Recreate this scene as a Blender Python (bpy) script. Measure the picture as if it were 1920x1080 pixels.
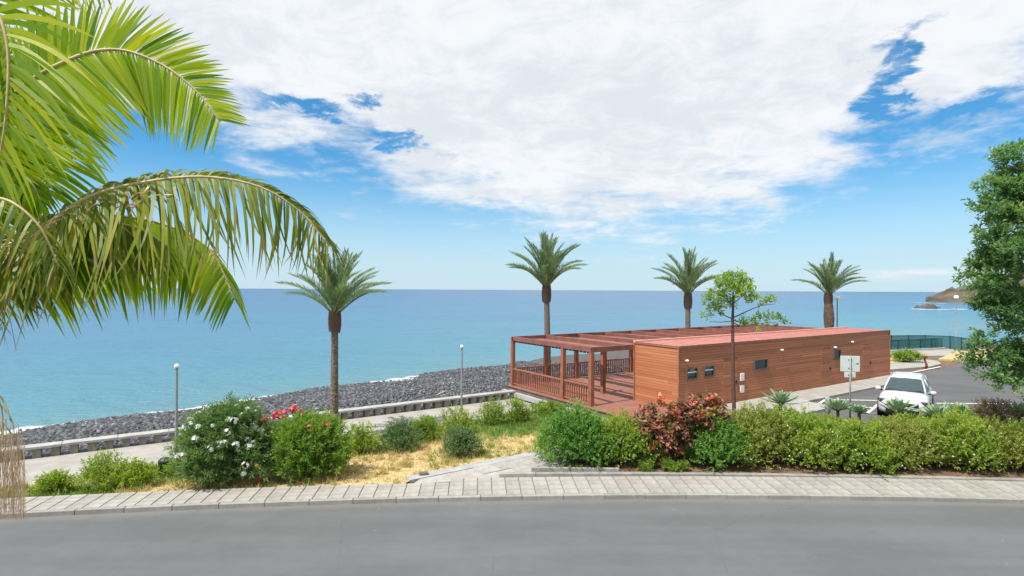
import bpy, math, random
import numpy as np
from mathutils import Matrix, Vector
R = math.radians
for o in list(bpy.data.objects): bpy.data.objects.remove(o)
sc = bpy.context.scene
COL = sc.collection

# ------------------------------------------------------------------ camera, sky, sun, exposure
F, H, ROLL = 1030.0, 5.3, 0.0051          # focal length in photo pixels, eye height, roll
cam_d = bpy.data.cameras.new('camera'); cam = bpy.data.objects.new('camera', cam_d); COL.objects.link(cam)
cam_d.sensor_width = 36.0; cam_d.lens = F / 1920 * 36; cam_d.shift_y = 3.4 / 1920
cam_d.clip_start = 0.1; cam_d.clip_end = 120000
cam.matrix_world = Matrix.Translation((0, 0, H)) @ Matrix.Rotation(R(90), 4, 'X') @ Matrix.Rotation(ROLL, 4, 'Z')
sc.camera = cam
sc.view_settings.view_transform = 'Standard'; sc.view_settings.look = 'None'
sc.view_settings.gamma = 1.0; sc.view_settings.exposure = 0.74

SUN_EL, SUN_AZ = R(60), math.atan2(-0.74, -0.60)     # azimuth measured from +y towards +x
sun_dir = Vector((math.sin(SUN_AZ) * math.cos(SUN_EL), math.cos(SUN_AZ) * math.cos(SUN_EL), math.sin(SUN_EL)))
sl = bpy.data.lights.new('sun', 'SUN'); sl.energy = 3.9; sl.angle = R(0.6); sl.color = (1.0, 0.95, 0.87)
so = bpy.data.objects.new('sun', sl); COL.objects.link(so)
so.rotation_euler = sun_dir.to_track_quat('Z', 'Y').to_euler(); so.location = (-20, 10, 40)

world = bpy.data.worlds.new('World'); sc.world = world; world.use_nodes = True
wt = world.node_tree; wt.nodes.clear()
def N(t, typ, **kw):
    n = t.nodes.new(typ)
    for k, v in kw.items():
        if k.startswith('i_'):
            key = k[2:]
            key = int(key) if key.isdigit() else key.replace('_', ' ')
            n.inputs[key].default_value = v
        else: setattr(n, k, v)
    return n
def L(t, a, b): t.links.new(a, b)
def M_(t, op, a, b=None, c=None, clamp=False):
    n = t.nodes.new('ShaderNodeMath'); n.operation = op; n.use_clamp = clamp
    for i, x in enumerate((a, b, c)):
        if x is None: continue
        if hasattr(x, 'is_linked') or hasattr(x, 'links'): t.links.new(x, n.inputs[i])
        else: n.inputs[i].default_value = x
    return n.outputs[0]
def SMOOTH(t, x, a, b):
    n = t.nodes.new('ShaderNodeMapRange'); n.interpolation_type = 'SMOOTHSTEP'
    t.links.new(x, n.inputs[0]); n.inputs[1].default_value = a; n.inputs[2].default_value = b
    return n.outputs[0]
def MIXC(t, f, a, b, blend='MIX'):
    n = t.nodes.new('ShaderNodeMix'); n.data_type = 'RGBA'; n.blend_type = blend
    for i, x in ((0, f), (6, a), (7, b)):
        if hasattr(x, 'links'): t.links.new(x, n.inputs[i])
        elif i == 0: n.inputs[0].default_value = x
        else: n.inputs[i].default_value = (*x, 1) if len(x) == 3 else x
    return n.outputs[2]

def build_sky():
    t = wt
    tc = N(t, 'ShaderNodeTexCoord'); sep = N(t, 'ShaderNodeSeparateXYZ'); L(t, tc.outputs['Generated'], sep.inputs[0])
    x, y, z = sep.outputs
    sky = N(t, 'ShaderNodeTexSky', sky_type='NISHITA', sun_disc=False, sun_elevation=SUN_EL, sun_rotation=SUN_AZ,
            air_density=1.0, dust_density=0.35, ozone_density=2.2, altitude=0.0)
    az = M_(t, 'ARCTAN2', x, y)                        # direction on the compass and height above the horizon
    el = M_(t, 'ARCSINE', z)
    # lower edge of the big cloud bank as a height angle for each compass direction
    pts = [(-900, 90), (-300, 130), (250, 150), (440, 205), (560, 245), (650, 290), (760, 335), (900, 375), (1060, 400), (1240, 402),
           (1400, 362), (1500, 320), (1600, 275), (1650, 222), (1760, 200), (1860, 165), (1950, 130), (2400, 60)]
    fc = N(t, 'ShaderNodeFloatCurve'); c = fc.mapping.curves[0]
    P = []
    for px, py in pts:
        a = math.atan((px - 960) / F); e = math.atan((545 - py) / math.hypot(F, px - 960))
        P.append((a / math.pi * .5 + .5, e))
    P = [(0.0, P[0][1])] + P + [(1.0, P[0][1])]
    c.points[0].location = P[0]; c.points[1].location = P[-1]
    for p in P[1:-1]: c.points.new(*p)
    for p in c.points: p.handle_type = 'AUTO'
    fc.mapping.update()
    azn = M_(t, 'MULTIPLY_ADD', az, .5 / math.pi, .5); L(t, azn, fc.inputs['Value'])
    # cloud noise on a layer overhead, stretched with perspective towards the horizon
    den = M_(t, 'ADD', M_(t, 'MAXIMUM', z, 0.0), 0.16)
    cx, cy = M_(t, 'DIVIDE', x, den), M_(t, 'DIVIDE', y, den)
    cv = N(t, 'ShaderNodeCombineXYZ'); L(t, cx, cv.inputs[0]); L(t, cy, cv.inputs[1])
    def noise(scale, detail, rough, dist=0.0, off=0.0):
        m = N(t, 'ShaderNodeMapping'); m.inputs['Location'].default_value = (off, off * .7, off * .3); L(t, cv.outputs[0], m.inputs[0])
        n = N(t, 'ShaderNodeTexNoise', i_Scale=scale, i_Detail=detail, i_Roughness=rough, i_Distortion=dist); L(t, m.outputs[0], n.inputs['Vector'])
        return n.outputs['Fac']
    n1, n2, n3 = noise(2.3, 9, .62, .35, 1.7), noise(1.2, 3, .5, .1, 6.0), noise(7.0, 6, .6, .3, 3.1)
    edge = M_(t, 'SUBTRACT', el, fc.outputs[0])
    e2 = M_(t, 'ADD', M_(t, 'MULTIPLY', edge, 2.6), M_(t, 'MULTIPLY', M_(t, 'SUBTRACT', n1, .5), .78))
    e2 = M_(t, 'ADD', e2, M_(t, 'MULTIPLY', M_(t, 'SUBTRACT', n3, .5), .34))
    e2 = M_(t, 'ADD', e2, .075)
    waz = M_(t, 'ADD', az, M_(t, 'MULTIPLY', M_(t, 'SUBTRACT', n3, .5), .16)); n4 = noise(5.0, 8, .68, .4, 9.3)
    wel = M_(t, 'ADD', el, M_(t, 'MULTIPLY', M_(t, 'SUBTRACT', n4, .5), .11))
    def gap(px, py, sx, sy, tilt, amp, warp=True):                # an opening in the bank
        a0 = math.atan((px - 960) / F); e0 = math.atan((545 - py) / math.hypot(F, px - 960))
        da, de = M_(t, 'SUBTRACT', waz if warp else az, a0), M_(t, 'SUBTRACT', wel if warp else el, e0)
        ct, st = math.cos(tilt), math.sin(tilt)
        u = M_(t, 'MULTIPLY', M_(t, 'ADD', M_(t, 'MULTIPLY', da, ct), M_(t, 'MULTIPLY', de, st)), 1 / sx)
        v = M_(t, 'MULTIPLY', M_(t, 'SUBTRACT', M_(t, 'MULTIPLY', de, ct), M_(t, 'MULTIPLY', da, st)), 1 / sy)
        r2 = M_(t, 'ADD', M_(t, 'MULTIPLY', u, u), M_(t, 'MULTIPLY', v, v))
        return M_(t, 'MULTIPLY', M_(t, 'EXPONENT', M_(t, 'MULTIPLY', r2, -1.0)), amp)
    for g in ((690, 188, .042, .015, .1, .40), (585, 206, .08, .012, -.08, .27), (740, 268, .08, .012, -.25, .25), (1690, 105, .020, .06, -.5, .38), (1650, 195, .03, .016, 0, .3),
              (1800, 200, .06, .012, .3, .2), (1610, 110, .06, .012, .3, .25)):
        e2 = M_(t, 'SUBTRACT', e2, gap(*g))
    dens = SMOOTH(t, e2, -.10, .20)
    wisp = M_(t, 'MULTIPLY', gap(1710, 511, .075, .0075, .0, 1.0, False), SMOOTH(t, n1, .30, .55))
    dens = M_(t, 'MAXIMUM', dens, M_(t, 'MULTIPLY', wisp, .75))
    low = M_(t, 'MULTIPLY', SMOOTH(t, el, .24, .0), .84)                   # pale moist air over the sea
    shade = SMOOTH(t, M_(t, 'ADD', M_(t, 'MULTIPLY', n2, .45), M_(t, 'MULTIPLY', n4, .55)), .40, .58)
    ccol = MIXC(t, shade, (4.55, 4.85, 5.2), (5.6, 5.7, 5.8))
    skyc = MIXC(t, 1.0, sky.outputs[0], (.29, .70, .88), 'MULTIPLY')
    skyc = MIXC(t, low, skyc, (3.9, 4.7, 5.35))
    col = MIXC(t, M_(t, 'MULTIPLY', dens, .97), skyc, ccol)
    bg = N(t, 'ShaderNodeBackground', i_Strength=0.102); L(t, col, bg.inputs[0])
    out = N(t, 'ShaderNodeOutputWorld'); L(t, bg.outputs[0], out.inputs[0])
build_sky()

# ------------------------------------------------------------------ helpers
def C(r, g, b):
    f = lambda c: (c / 255 / 12.92) if c <= 10 else ((c / 255 + .055) / 1.055) ** 2.4
    return (f(r), f(g), f(b))
U = Vector((0.836, 0.549, 0)); V = Vector((-0.549, 0.836, 0))      # along and across the promenade
UV_ANG = math.atan2(0.549, 0.836)
def uv(u, v, z=0.0): return Vector((U.x * u + V.x * v, U.y * u + V.y * v, z))
def to_uv(x, y): return (x * U.x + y * U.y, x * V.x + y * V.y)
def hor(px): return 543.4 + ROLL * (px - 960)
def G(px, py, z=0.0):                                               # where a sight line meets a level
    d = (H - z) * F / (py - hor(px)); return Vector(((px - 960) / F * d, d, z))
def PD(px, py, d): return Vector(((px - 960) / F * d, d, H - (py - hor(px)) * d / F))

def link(name, me, mat=None, parent=None):
    o = bpy.data.objects.new(name, me); COL.objects.link(o)
    if mat and me is not None and len(me.materials) == 0: me.materials.append(mat)
    if parent: o.parent = parent
    return o
def tag(o, label=None, cat=None, group=None, kind=None):
    if label: o['label'] = label
    if cat: o['category'] = cat
    if group: o['group'] = group
    if kind: o['kind'] = kind
    return o
def root(name, loc, label, cat, group=None, rz=0.0):
    o = bpy.data.objects.new(name, None); COL.objects.link(o); o.location = loc; o.rotation_euler = (0, 0, rz)
    o.empty_display_size = .2
    return tag(o, label, cat, group)
def npmesh(name, v, f, attrs=None, smooth=False):
    """v (n,3), f (m,k) with one k."""
    v = np.asarray(v, np.float32); f = np.asarray(f, np.int32); k = f.shape[1]
    me = bpy.data.meshes.new(name); me.vertices.add(len(v)); me.vertices.foreach_set('co', v.ravel())
    me.loops.add(f.size); me.loops.foreach_set('vertex_index', f.ravel())
    me.polygons.add(len(f)); me.polygons.foreach_set('loop_start', np.arange(0, f.size, k, dtype=np.int32))
    me.polygons.foreach_set('use_smooth', np.full(len(f), bool(smooth)))
    for kx, val in (attrs or {}).items():
        a = me.attributes.new(kx, 'FLOAT', 'POINT'); a.data.foreach_set('value', np.asarray(val, np.float32))
    me.update(calc_edges=True); me.validate(); return me
def norm(a): return a / np.maximum(np.linalg.norm(a, axis=-1, keepdims=True), 1e-9)
def scatter(tv, tf, pos, D, Nn, sx, sy=None, sz=None, tint=None, along=None):
    """copies of a small template: x along D, z along Nn (made square), scaled; returns v, f, tint."""
    D = norm(D); S = norm(np.cross(Nn, D)); Z = np.cross(D, S)
    n, k = len(pos), len(tv)
    sx = np.broadcast_to(sx, (n,)); sy = sx if sy is None else np.broadcast_to(sy, (n,)); sz = sx if sz is None else np.broadcast_to(sz, (n,))
    v = pos[:, None, :] + tv[None, :, 0:1] * (D * sx[:, None])[:, None, :] + tv[None, :, 1:2] * (S * sy[:, None])[:, None, :] + tv[None, :, 2:3] * (Z * sz[:, None])[:, None, :]
    f = tf[None] + (np.arange(n) * k)[:, None, None]
    at = {}
    if tint is not None: at['tint'] = np.repeat(tint, k)
    if along is not None: at['along'] = np.tile(along, n)
    return v.reshape(-1, 3), f.reshape(-1, tf.shape[1]), at
LEAF_V = np.array([[0, 0, 0], [.45, .5, .06], [1, 0, -.05], [.45, -.5, .06]]); LEAF_F = np.array([[0, 1, 2, 3]])

class MB:
    def __init__(s): s.v = []; s.f = []; s.sm = []
    def add(s, vs, fs, smooth=False):
        o = len(s.v); s.v += [tuple(p) for p in vs]; s.f += [tuple(i + o for i in q) for q in fs]; s.sm += [smooth] * len(fs); return s
    def box(s, c, d, rz=0.0, rot=None):
        c = Vector(c); m = rot if rot else Matrix.Rotation(rz, 3, 'Z')
        vs = [c + m @ Vector((sx * d[0] / 2, sy * d[1] / 2, sz * d[2] / 2)) for sz in (-1, 1) for sy in (-1, 1) for sx in (-1, 1)]
        return s.add(vs, [(0, 2, 3, 1), (4, 5, 7, 6), (0, 1, 5, 4), (2, 6, 7, 3), (0, 4, 6, 2), (1, 3, 7, 5)])
    def tube(s, pts, rad, n=8, cap=True, smooth=True):
        pts = [Vector(p) for p in pts]; rad = rad if hasattr(rad, '__len__') else [rad] * len(pts)
        vs = []; ref = None
        for i, p in enumerate(pts):
            t = (pts[min(i + 1, len(pts) - 1)] - pts[max(i - 1, 0)]).normalized()
            if ref is None: ref = Vector((0, 0, 1)) if abs(t.z) < .9 else Vector((1, 0, 0))
            a = (ref - t * ref.dot(t)).normalized(); b = t.cross(a); ref = a
            for k in range(n):
                w = 2 * math.pi * k / n; vs.append(p + (a * math.cos(w) + b * math.sin(w)) * rad[i])
        fs = [(i * n + k, i * n + (k + 1) % n, (i + 1) * n + (k + 1) % n, (i + 1) * n + k) for i in range(len(pts) - 1) for k in range(n)]
        if cap: fs += [tuple(reversed(range(n))), tuple((len(pts) - 1) * n + k for k in range(n))]
        return s.add(vs, fs, smooth)
    def lathe(s, c, prof, n=16, smooth=True):
        c = Vector(c); vs = [c + Vector((r * math.cos(2 * math.pi * k / n), r * math.sin(2 * math.pi * k / n), z)) for r, z in prof for k in range(n)]
        fs = [(i * n + k, i * n + (k + 1) % n, (i + 1) * n + (k + 1) % n, (i + 1) * n + k) for i in range(len(prof) - 1) for k in range(n)]
        fs += [tuple(reversed(range(n))), tuple((len(prof) - 1) * n + k for k in range(n))]
        return s.add(vs, fs, smooth)
    def prism(s, poly, z0, z1):
        n = len(poly); vs = [(p[0], p[1], z0) for p in poly] + [(p[0], p[1], z1) for p in poly]
        fs = [tuple(reversed(range(n))), tuple(range(n, 2 * n))] + [(i, (i + 1) % n, n + (i + 1) % n, n + i) for i in range(n)]
        return s.add(vs, fs)
    def mesh(s, name='m', bevel=0):
        me = bpy.data.meshes.new(name); me.from_pydata(s.v, [], s.f); me.polygons.foreach_set('use_smooth', s.sm); me.update(); return me
    def build(s, name, mat, parent=None, bevel=0.0, loc=None):
        me = s.mesh(name); o = link(name, me, mat, parent)
        if loc is not None: o.location = loc
        if bevel:
            b = o.modifiers.new('bevel', 'BEVEL'); b.width = bevel; b.segments = 2; b.limit_method = 'ANGLE'
        return o

# ------------------------------------------------------------------ materials
MATS = {}
def mat(name, col, rough=.7, var=.12, scale=8.0, bump=0.0, bscale=60.0, metal=0.0, spec=.4, col2=None, objvar=0.0, detail=5, stretch=None, coat=0.0):
    m = bpy.data.materials.new(name); m.use_nodes = True; t = m.node_tree; b = t.nodes['Principled BSDF']
    b.inputs['Roughness'].default_value = rough; b.inputs['Metallic'].default_value = metal; b.inputs['Specular IOR Level'].default_value = spec
    b.inputs['Coat Weight'].default_value = coat
    tc = N(t, 'ShaderNodeTexCoord'); vec = tc.outputs['Object']
    if stretch:
        mp = N(t, 'ShaderNodeMapping'); mp.inputs['Scale'].default_value = stretch; L(t, vec, mp.inputs[0]); vec = mp.outputs[0]
    n = N(t, 'ShaderNodeTexNoise', i_Scale=scale, i_Detail=detail, i_Roughness=.62); L(t, vec, n.inputs['Vector'])
    a = tuple(max(0, c * (1 - var)) for c in col); c2 = col2 if col2 else tuple(min(1, c * (1 + var)) for c in col)
    out = MIXC(t, SMOOTH(t, n.outputs['Fac'], .32, .68), a, c2)
    if objvar:
        oi = N(t, 'ShaderNodeObjectInfo'); k = M_(t, 'MULTIPLY_ADD', oi.outputs['Random'], 2 * objvar, 1 - objvar)
        hs = N(t, 'ShaderNodeHueSaturation'); L(t, out, hs.inputs['Color']); L(t, k, hs.inputs['Value']); out = hs.outputs[0]
    L(t, out, b.inputs['Base Color'])
    if bump:
        n2 = N(t, 'ShaderNodeTexNoise', i_Scale=bscale, i_Detail=4.0); L(t, vec, n2.inputs['Vector'])
        bp = N(t, 'ShaderNodeBump', i_Strength=bump, i_Distance=.02); L(t, n2.outputs['Fac'], bp.inputs['Height']); L(t, bp.outputs[0], b.inputs['Normal'])
    MATS[name] = m; return m
def leafmat(name, cols, trans=.35, tcol=None, rough=.45, dry=None, spec=.35):
    """cols: list of (pos,colour) over the per-leaf 'tint' value."""
    m = bpy.data.materials.new(name); m.use_nodes = True; t = m.node_tree; b = t.nodes['Principled BSDF']; out = t.nodes['Material Output']
    at = N(t, 'ShaderNodeAttribute', attribute_name='tint'); cr = N(t, 'ShaderNodeValToRGB'); L(t, at.outputs['Fac'], cr.inputs[0])
    e = cr.color_ramp.elements
    while len(e) < len(cols): e.new(.5)
    for k, (p, c) in enumerate(cols): e[k].position = p; e[k].color = (*c, 1)
    col = cr.outputs[0]
    if dry:
        al = N(t, 'ShaderNodeAttribute', attribute_name='along')
        rnd = M_(t, 'FRACT', M_(t, 'MULTIPLY', at.outputs['Fac'], 37.7))
        col = MIXC(t, SMOOTH(t, M_(t, 'ADD', al.outputs['Fac'], M_(t, 'MULTIPLY', rnd, dry[1])), dry[2], dry[2] + .12), col, dry[0])
    L(t, col, b.inputs['Base Color']); b.inputs['Roughness'].default_value = rough; b.inputs['Specular IOR Level'].default_value = spec
    tr = N(t, 'ShaderNodeBsdfTranslucent'); L(t, MIXC(t, 1.0, col, tcol or (1.6, 1.75, .8), 'MULTIPLY'), tr.inputs[0])
    mx = N(t, 'ShaderNodeMixShader', i_Fac=trans); L(t, b.outputs[0], mx.inputs[1]); L(t, tr.outputs[0], mx.inputs[2]); L(t, mx.outputs[0], out.inputs[0])
    MATS[name] = m; return m
def tintmat(name, cols, rough=.8, bump=0.0, bscale=40):
    m = bpy.data.materials.new(name); m.use_nodes = True; t = m.node_tree; b = t.nodes['Principled BSDF']
    at = N(t, 'ShaderNodeAttribute', attribute_name='tint'); cr = N(t, 'ShaderNodeValToRGB'); L(t, at.outputs['Fac'], cr.inputs[0])
    e = cr.color_ramp.elements
    while len(e) < len(cols): e.new(.5)
    for k, (p, c) in enumerate(cols): e[k].position = p; e[k].color = (*c, 1)
    L(t, cr.outputs[0], b.inputs['Base Color']); b.inputs['Roughness'].default_value = rough
    MATS[name] = m; return m

# asphalt: fine aggregate, worn lighter patches, faint wheel tracks
def asphalt(name, base, var):
    m = bpy.data.materials.new(name); m.use_nodes = True; t = m.node_tree; b = t.nodes['Principled BSDF']
    tc = N(t, 'ShaderNodeTexCoord'); vec = tc.outputs['Object']
    def nz(s, d=4, r=.6, st=None):
        v = vec
        if st: mp = N(t, 'ShaderNodeMapping'); mp.inputs['Scale'].default_value = st; L(t, v, mp.inputs[0]); v = mp.outputs[0]
        n = N(t, 'ShaderNodeTexNoise', i_Scale=s, i_Detail=d, i_Roughness=r); L(t, v, n.inputs['Vector']); return n.outputs['Fac']
    big, mid, fine, streak = nz(.35), nz(3.0, 6, .7), nz(90, 3, .7), nz(.6, 5, .6, (.18, 1.6, 1))
    k = M_(t, 'ADD', M_(t, 'MULTIPLY', SMOOTH(t, big, .3, .7), .30), M_(t, 'MULTIPLY', SMOOTH(t, mid, .3, .7), .14))
    k = M_(t, 'ADD', k, M_(t, 'MULTIPLY', SMOOTH(t, streak, .3, .7), .34)); k = M_(t, 'ADD', k, M_(t, 'MULTIPLY', fine, .28))
    lo = tuple(c * (1 - var) for c in base); hi = tuple(c * (1 + var) for c in base)
    col = MIXC(t, k, lo, hi)
    vo = N(t, 'ShaderNodeTexVoronoi', i_Scale=1.7); L(t, vec, vo.inputs['Vector'])
    if name == 'asphalt':
        ge = N(t, 'ShaderNodeNewGeometry'); sp = N(t, 'ShaderNodeSeparateXYZ'); L(t, ge.outputs['Position'], sp.inputs[0]); xx, yy = sp.outputs[0], sp.outputs[1]
        dx = M_(t, 'SUBTRACT', xx, 6.0); ky = M_(t, 'MULTIPLY_ADD', M_(t, 'MULTIPLY', dx, dx), -.0045, 13.97); dk = M_(t, 'SUBTRACT', ky, yy)
        dirt = M_(t, 'MULTIPLY', SMOOTH(t, M_(t, 'ADD', dk, M_(t, 'MULTIPLY', mid, .5)), .62, .18), .55); col = MIXC(t, dirt, col, (.20, .185, .16))
        tr_ = M_(t, 'MULTIPLY', SMOOTH(t, M_(t, 'ABSOLUTE', M_(t, 'SUBTRACT', M_(t, 'ADD', dk, M_(t, 'MULTIPLY', big, .5)), 1.5)), .55, .1), .16); col = MIXC(t, tr_, col, (.085, .088, .092))
        vc = N(t, 'ShaderNodeTexVoronoi', feature='DISTANCE_TO_EDGE', i_Scale=.22); wv = N(t, 'ShaderNodeMix', data_type='VECTOR'); 
        nw = N(t, 'ShaderNodeTexNoise', i_Scale=1.4, i_Detail=5.0); L(t, vec, nw.inputs['Vector']); wv.inputs[0].default_value = .12; L(t, vec, wv.inputs[4]); L(t, nw.outputs['Color'], wv.inputs[5]); L(t, wv.outputs[1], vc.inputs['Vector'])
        crk = M_(t, 'MULTIPLY', SMOOTH(t, vc.outputs['Distance'], .004, .001), SMOOTH(t, mid, .45, .6)); col = MIXC(t, M_(t, 'MULTIPLY', crk, .28), col, (.05, .05, .05))
    spk = M_(t, 'LESS_THAN', vo.outputs['Distance'], .028); col = MIXC(t, M_(t, 'MULTIPLY', spk, .55), col, (.42, .42, .41))
    L(t, col, b.inputs['Base Color']); b.inputs['Roughness'].default_value = .88; b.inputs['Specular IOR Level'].default_value = .3
    bp = N(t, 'ShaderNodeBump', i_Strength=.6, i_Distance=.01); L(t, fine, bp.inputs['Height']); L(t, bp.outputs[0], b.inputs['Normal'])
    MATS[name] = m; return m
asphalt('asphalt', (.108, .114, .120), .24); asphalt('asphalt_lot', (.090, .093, .098), .30)
mat('slab', (.275, .265, .243), .85, .14, 5.0, .25, 90, objvar=.10)
mat('slab_path', (.305, .295, .275), .85, .12, 5.0, .25, 90, objvar=.10)
mat('mortar', (.17, .155, .13), .95, .2, 7.0)
mat('kerb', (.25, .243, .228), .85, .16, 4.0, .3, 70, objvar=.10)
mat('concrete', (.29, .278, .258), .85, .12, 1.6, .2, 40)
mat('concrete_blue', (.30, .315, .33), .8, .15, 2.0, .15, 40)
mat('concrete_dark', (.13, .115, .095), .9, .25, 3.0, .3, 30)
mat('pier', (.21, .185, .155), .9, .25, 4.0, .3, 30, objvar=.15)
mat('cap', (.31, .31, .30), .85, .12, 3.0, .2, 50, objvar=.06)
mat('soil', (.14, .085, .055), .95, .35, 3.0, .6, 25)
mat('paint', (.72, .72, .70), .7, .14, 6.0)
mat('deckwood', (.24, .105, .075), .6, .22, 3.0, .2, 60, stretch=(.4, 6, 6))
mat('beam', (.205, .082, .066), .55, .16, 2.2, .15, 40, spec=.35)
mat('postwood', (.28, .105, .062), .6, .18, 2.6, .15, 40)
mat('roofsheet', (.39, .165, .14), .55, .08, 1.2, .08, 20)
mat('flash', (.60, .34, .28), .5, .06)
mat('bark_palm', (.15, .118, .098), .95, .4, 14.0, .9, 30)
mat('bark_pine', (.125, .082, .060), .95, .45, 20.0, .9, 30)
mat('bark', (.12, .085, .065), .9, .35, 18.0, .7, 40)
mat('bark_red', (.10, .05, .045), .85, .35, 22.0, .5, 40)
mat('bark_grey', (.27, .245, .215), .9, .3, 14.0, .5, 40)
mat('twig', (.12, .09, .055), .9, .3, 20)
mat('rachis', (.42, .33, .17), .55, .2, 9.0)
mat('rachis_date', (.22, .26, .11), .6, .2, 9.0)
mat('galv', (.24, .255, .265), .55, .1, 5.0, metal=.15)
mat('globe', (.82, .83, .83), .3, .02)
mat('bin', (.014, .022, .024), .45, .2)
mat('black', (.012, .012, .014), .5, .1)
mat('rubber', (.02, .02, .02), .85, .1)
mat('white_plate', (.72, .73, .72), .5, .04)
mat('sign_back', (.60, .66, .67), .45, .06, 3.0, metal=.15)
mat('carpaint', (.55, .565, .58), .22, .01, spec=.5, coat=.6)
mat('chrome', (.55, .56, .58), .25, .03, metal=.9)
mat('lamp_glass', (.50, .55, .60), .1, .05, spec=.7)
mat('window_frame', (.10, .085, .08), .5, .1)
mat('fence_green', (.010, .055, .055), .55, .1)
mat('rock', (.105, .085, .078), .95, .45, .06, .8, .4)
mat('headland', (.060, .050, .044), .95, .4, .03, .9, .25, col2=(.135, .11, .078))
mat('foam', (.80, .83, .84), .7, .03)
mat('driftwood', (.40, .33, .26), .9, .2, 9)
mat('house', (.62, .40, .26), .9, .06); mat('house_roof', (.42, .17, .09), .9, .15)
mat('rust', (.20, .07, .04), .9, .3, 10)
def glass_dark(name, col, rough=.06):
    m = mat(name, col, rough, .05, 3.0, spec=.8); return m
mat('headlamp', (.05, .055, .06), .15, .05, spec=.7)
glass_dark('pane', (.03, .055, .07)); glass_dark('car_glass', (.035, .06, .07), .04)
def netting():
    m = bpy.data.materials.new('netting'); m.use_nodes = True; t = m.node_tree; b = t.nodes['Principled BSDF']; out = t.nodes['Material Output']
    b.inputs['Base Color'].default_value = (.02, .12, .125, 1); b.inputs['Roughness'].default_value = .8
    tr = N(t, 'ShaderNodeBsdfTransparent'); mx = N(t, 'ShaderNodeMixShader', i_Fac=.55)
    L(t, tr.outputs[0], mx.inputs[1]); L(t, b.outputs[0], mx.inputs[2]); L(t, mx.outputs[0], out.inputs[0]); MATS['netting'] = m
netting()
# cladding: boards carry their own 'tint', grain runs along the board
def cladding():
    m = bpy.data.materials.new('cladding'); m.use_nodes = True; t = m.node_tree; b = t.nodes['Principled BSDF']
    at = N(t, 'ShaderNodeAttribute', attribute_name='tint'); cr = N(t, 'ShaderNodeValToRGB'); L(t, at.outputs['Fac'], cr.inputs[0])
    e = cr.color_ramp.elements; e[0].position = 0; e[0].color = (.29, .098, .042, 1); e[1].position = 1; e[1].color = (.50, .205, .10, 1); x = e.new(.5); x.color = (.40, .148, .068, 1)
    tc = N(t, 'ShaderNodeTexCoord'); mp = N(t, 'ShaderNodeMapping'); mp.inputs['Scale'].default_value = (.45, .45, 20.0); L(t, tc.outputs['Object'], mp.inputs[0])
    n = N(t, 'ShaderNodeTexNoise', i_Scale=1.6, i_Detail=5.0, i_Roughness=.65); L(t, mp.outputs[0], n.inputs['Vector'])
    hs = N(t, 'ShaderNodeHueSaturation'); L(t, cr.outputs[0], hs.inputs['Color']); L(t, M_(t, 'MULTIPLY_ADD', n.outputs['Fac'], .55, .73), hs.inputs['Value'])
    L(t, hs.outputs[0], b.inputs['Base Color']); b.inputs['Roughness'].default_value = .6; MATS['cladding'] = m
cladding()

# foliage
leafmat('oleander_leaf', [(0, (.075, .145, .055)), (.5, (.135, .225, .075)), (1, (.23, .30, .105))], 0.42)
leafmat('oleander2_leaf', [(0, (.085, .175, .034)), (.5, (.165, .275, .046)), (1, (.28, .34, .08))], 0.45)
leafmat('hedge_leaf', [(0, (.10, .175, .034)), (.45, (.19, .285, .045)), (.8, (.30, .36, .065)), (1, (.38, .39, .11))], 0.48)
leafmat('hedge_green', [(0, (.060, .165, .045)), (.5, (.130, .270, .055)), (1, (.25, .36, .07))], 0.45)
leafmat('hedge_olive', [(0, (.135, .175, .046)), (.5, (.24, .275, .064)), (1, (.37, .35, .12))], 0.48)
leafmat('lime_leaf', [(0, (.13, .20, .022)), (.5, (.22, .30, .036)), (1, (.33, .36, .06))], 0.45)
leafmat('blue_leaf', [(0, (.065, .130, .058)), (.5, (.115, .195, .080)), (1, (.19, .26, .10))], 0.35)
leafmat('copper_leaf', [(0, (.05, .04, .03)), (.3, (.13, .085, .055)), (.55, (.25, .14, .08)), (.8, (.42, .21, .10)), (1, (.62, .24, .16))], 0.38, (1.5, 1.1, .9))
leafmat('copper_red', [(0, (.50, .11, .085)), (.5, (.64, .19, .14)), (1, (.68, .30, .13))], .35, (1.3, 1.1, 1.0))
leafmat('brown_leaf', [(0, (.10, .07, .035)), (.5, (.24, .16, .08)), (1, (.36, .27, .11))], 0.3, (1.2, 1.1, .8))
leafmat('tree_leaf', [(0, (.070, .145, .064)), (.5, (.14, .235, .095)), (.85, (.22, .305, .115)), (1, (.32, .39, .14))], 0.42, (1.5, 1.9, .9), rough=.38)
leafmat('young_leaf', [(0, (.11, .20, .04)), (.5, (.20, .31, .06)), (1, (.35, .40, .12))], 0.45)
leafmat('date_leaf', [(0, (.125, .195, .100)), (.5, (.175, .26, .13)), (1, (.24, .32, .16))], 0.35, (1.3, 1.5, 1.0))
leafmat('palm_leaf', [(0, (.07, .17, .012)), (.35, (.16, .27, .014)), (.7, (.31, .38, .016)), (1, (.46, .44, .022))], 0.58, (1.75, 1.9, .7), dry=((.22, .15, .075), .22, 1.08))
leafmat('palm_leaf_old', [(0, (.055, .11, .018)), (.4, (.12, .18, .02)), (.8, (.25, .27, .028)), (1, (.36, .30, .07))], 0.5, (1.6, 1.6, .8), dry=((.27, .17, .09), .35, 1.12))
leafmat('straw', [(0, (.50, .38, .24)), (.6, (.66, .52, .35)), (1, (.74, .62, .44))], 0.4, (1.1, 1.0, .9), rough=.7)
leafmat('agave_leaf', [(0, (.115, .215, .125)), (.5, (.190, .300, .175)), (1, (.30, .40, .24))], .15, (1.2, 1.4, 1.0))
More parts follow.
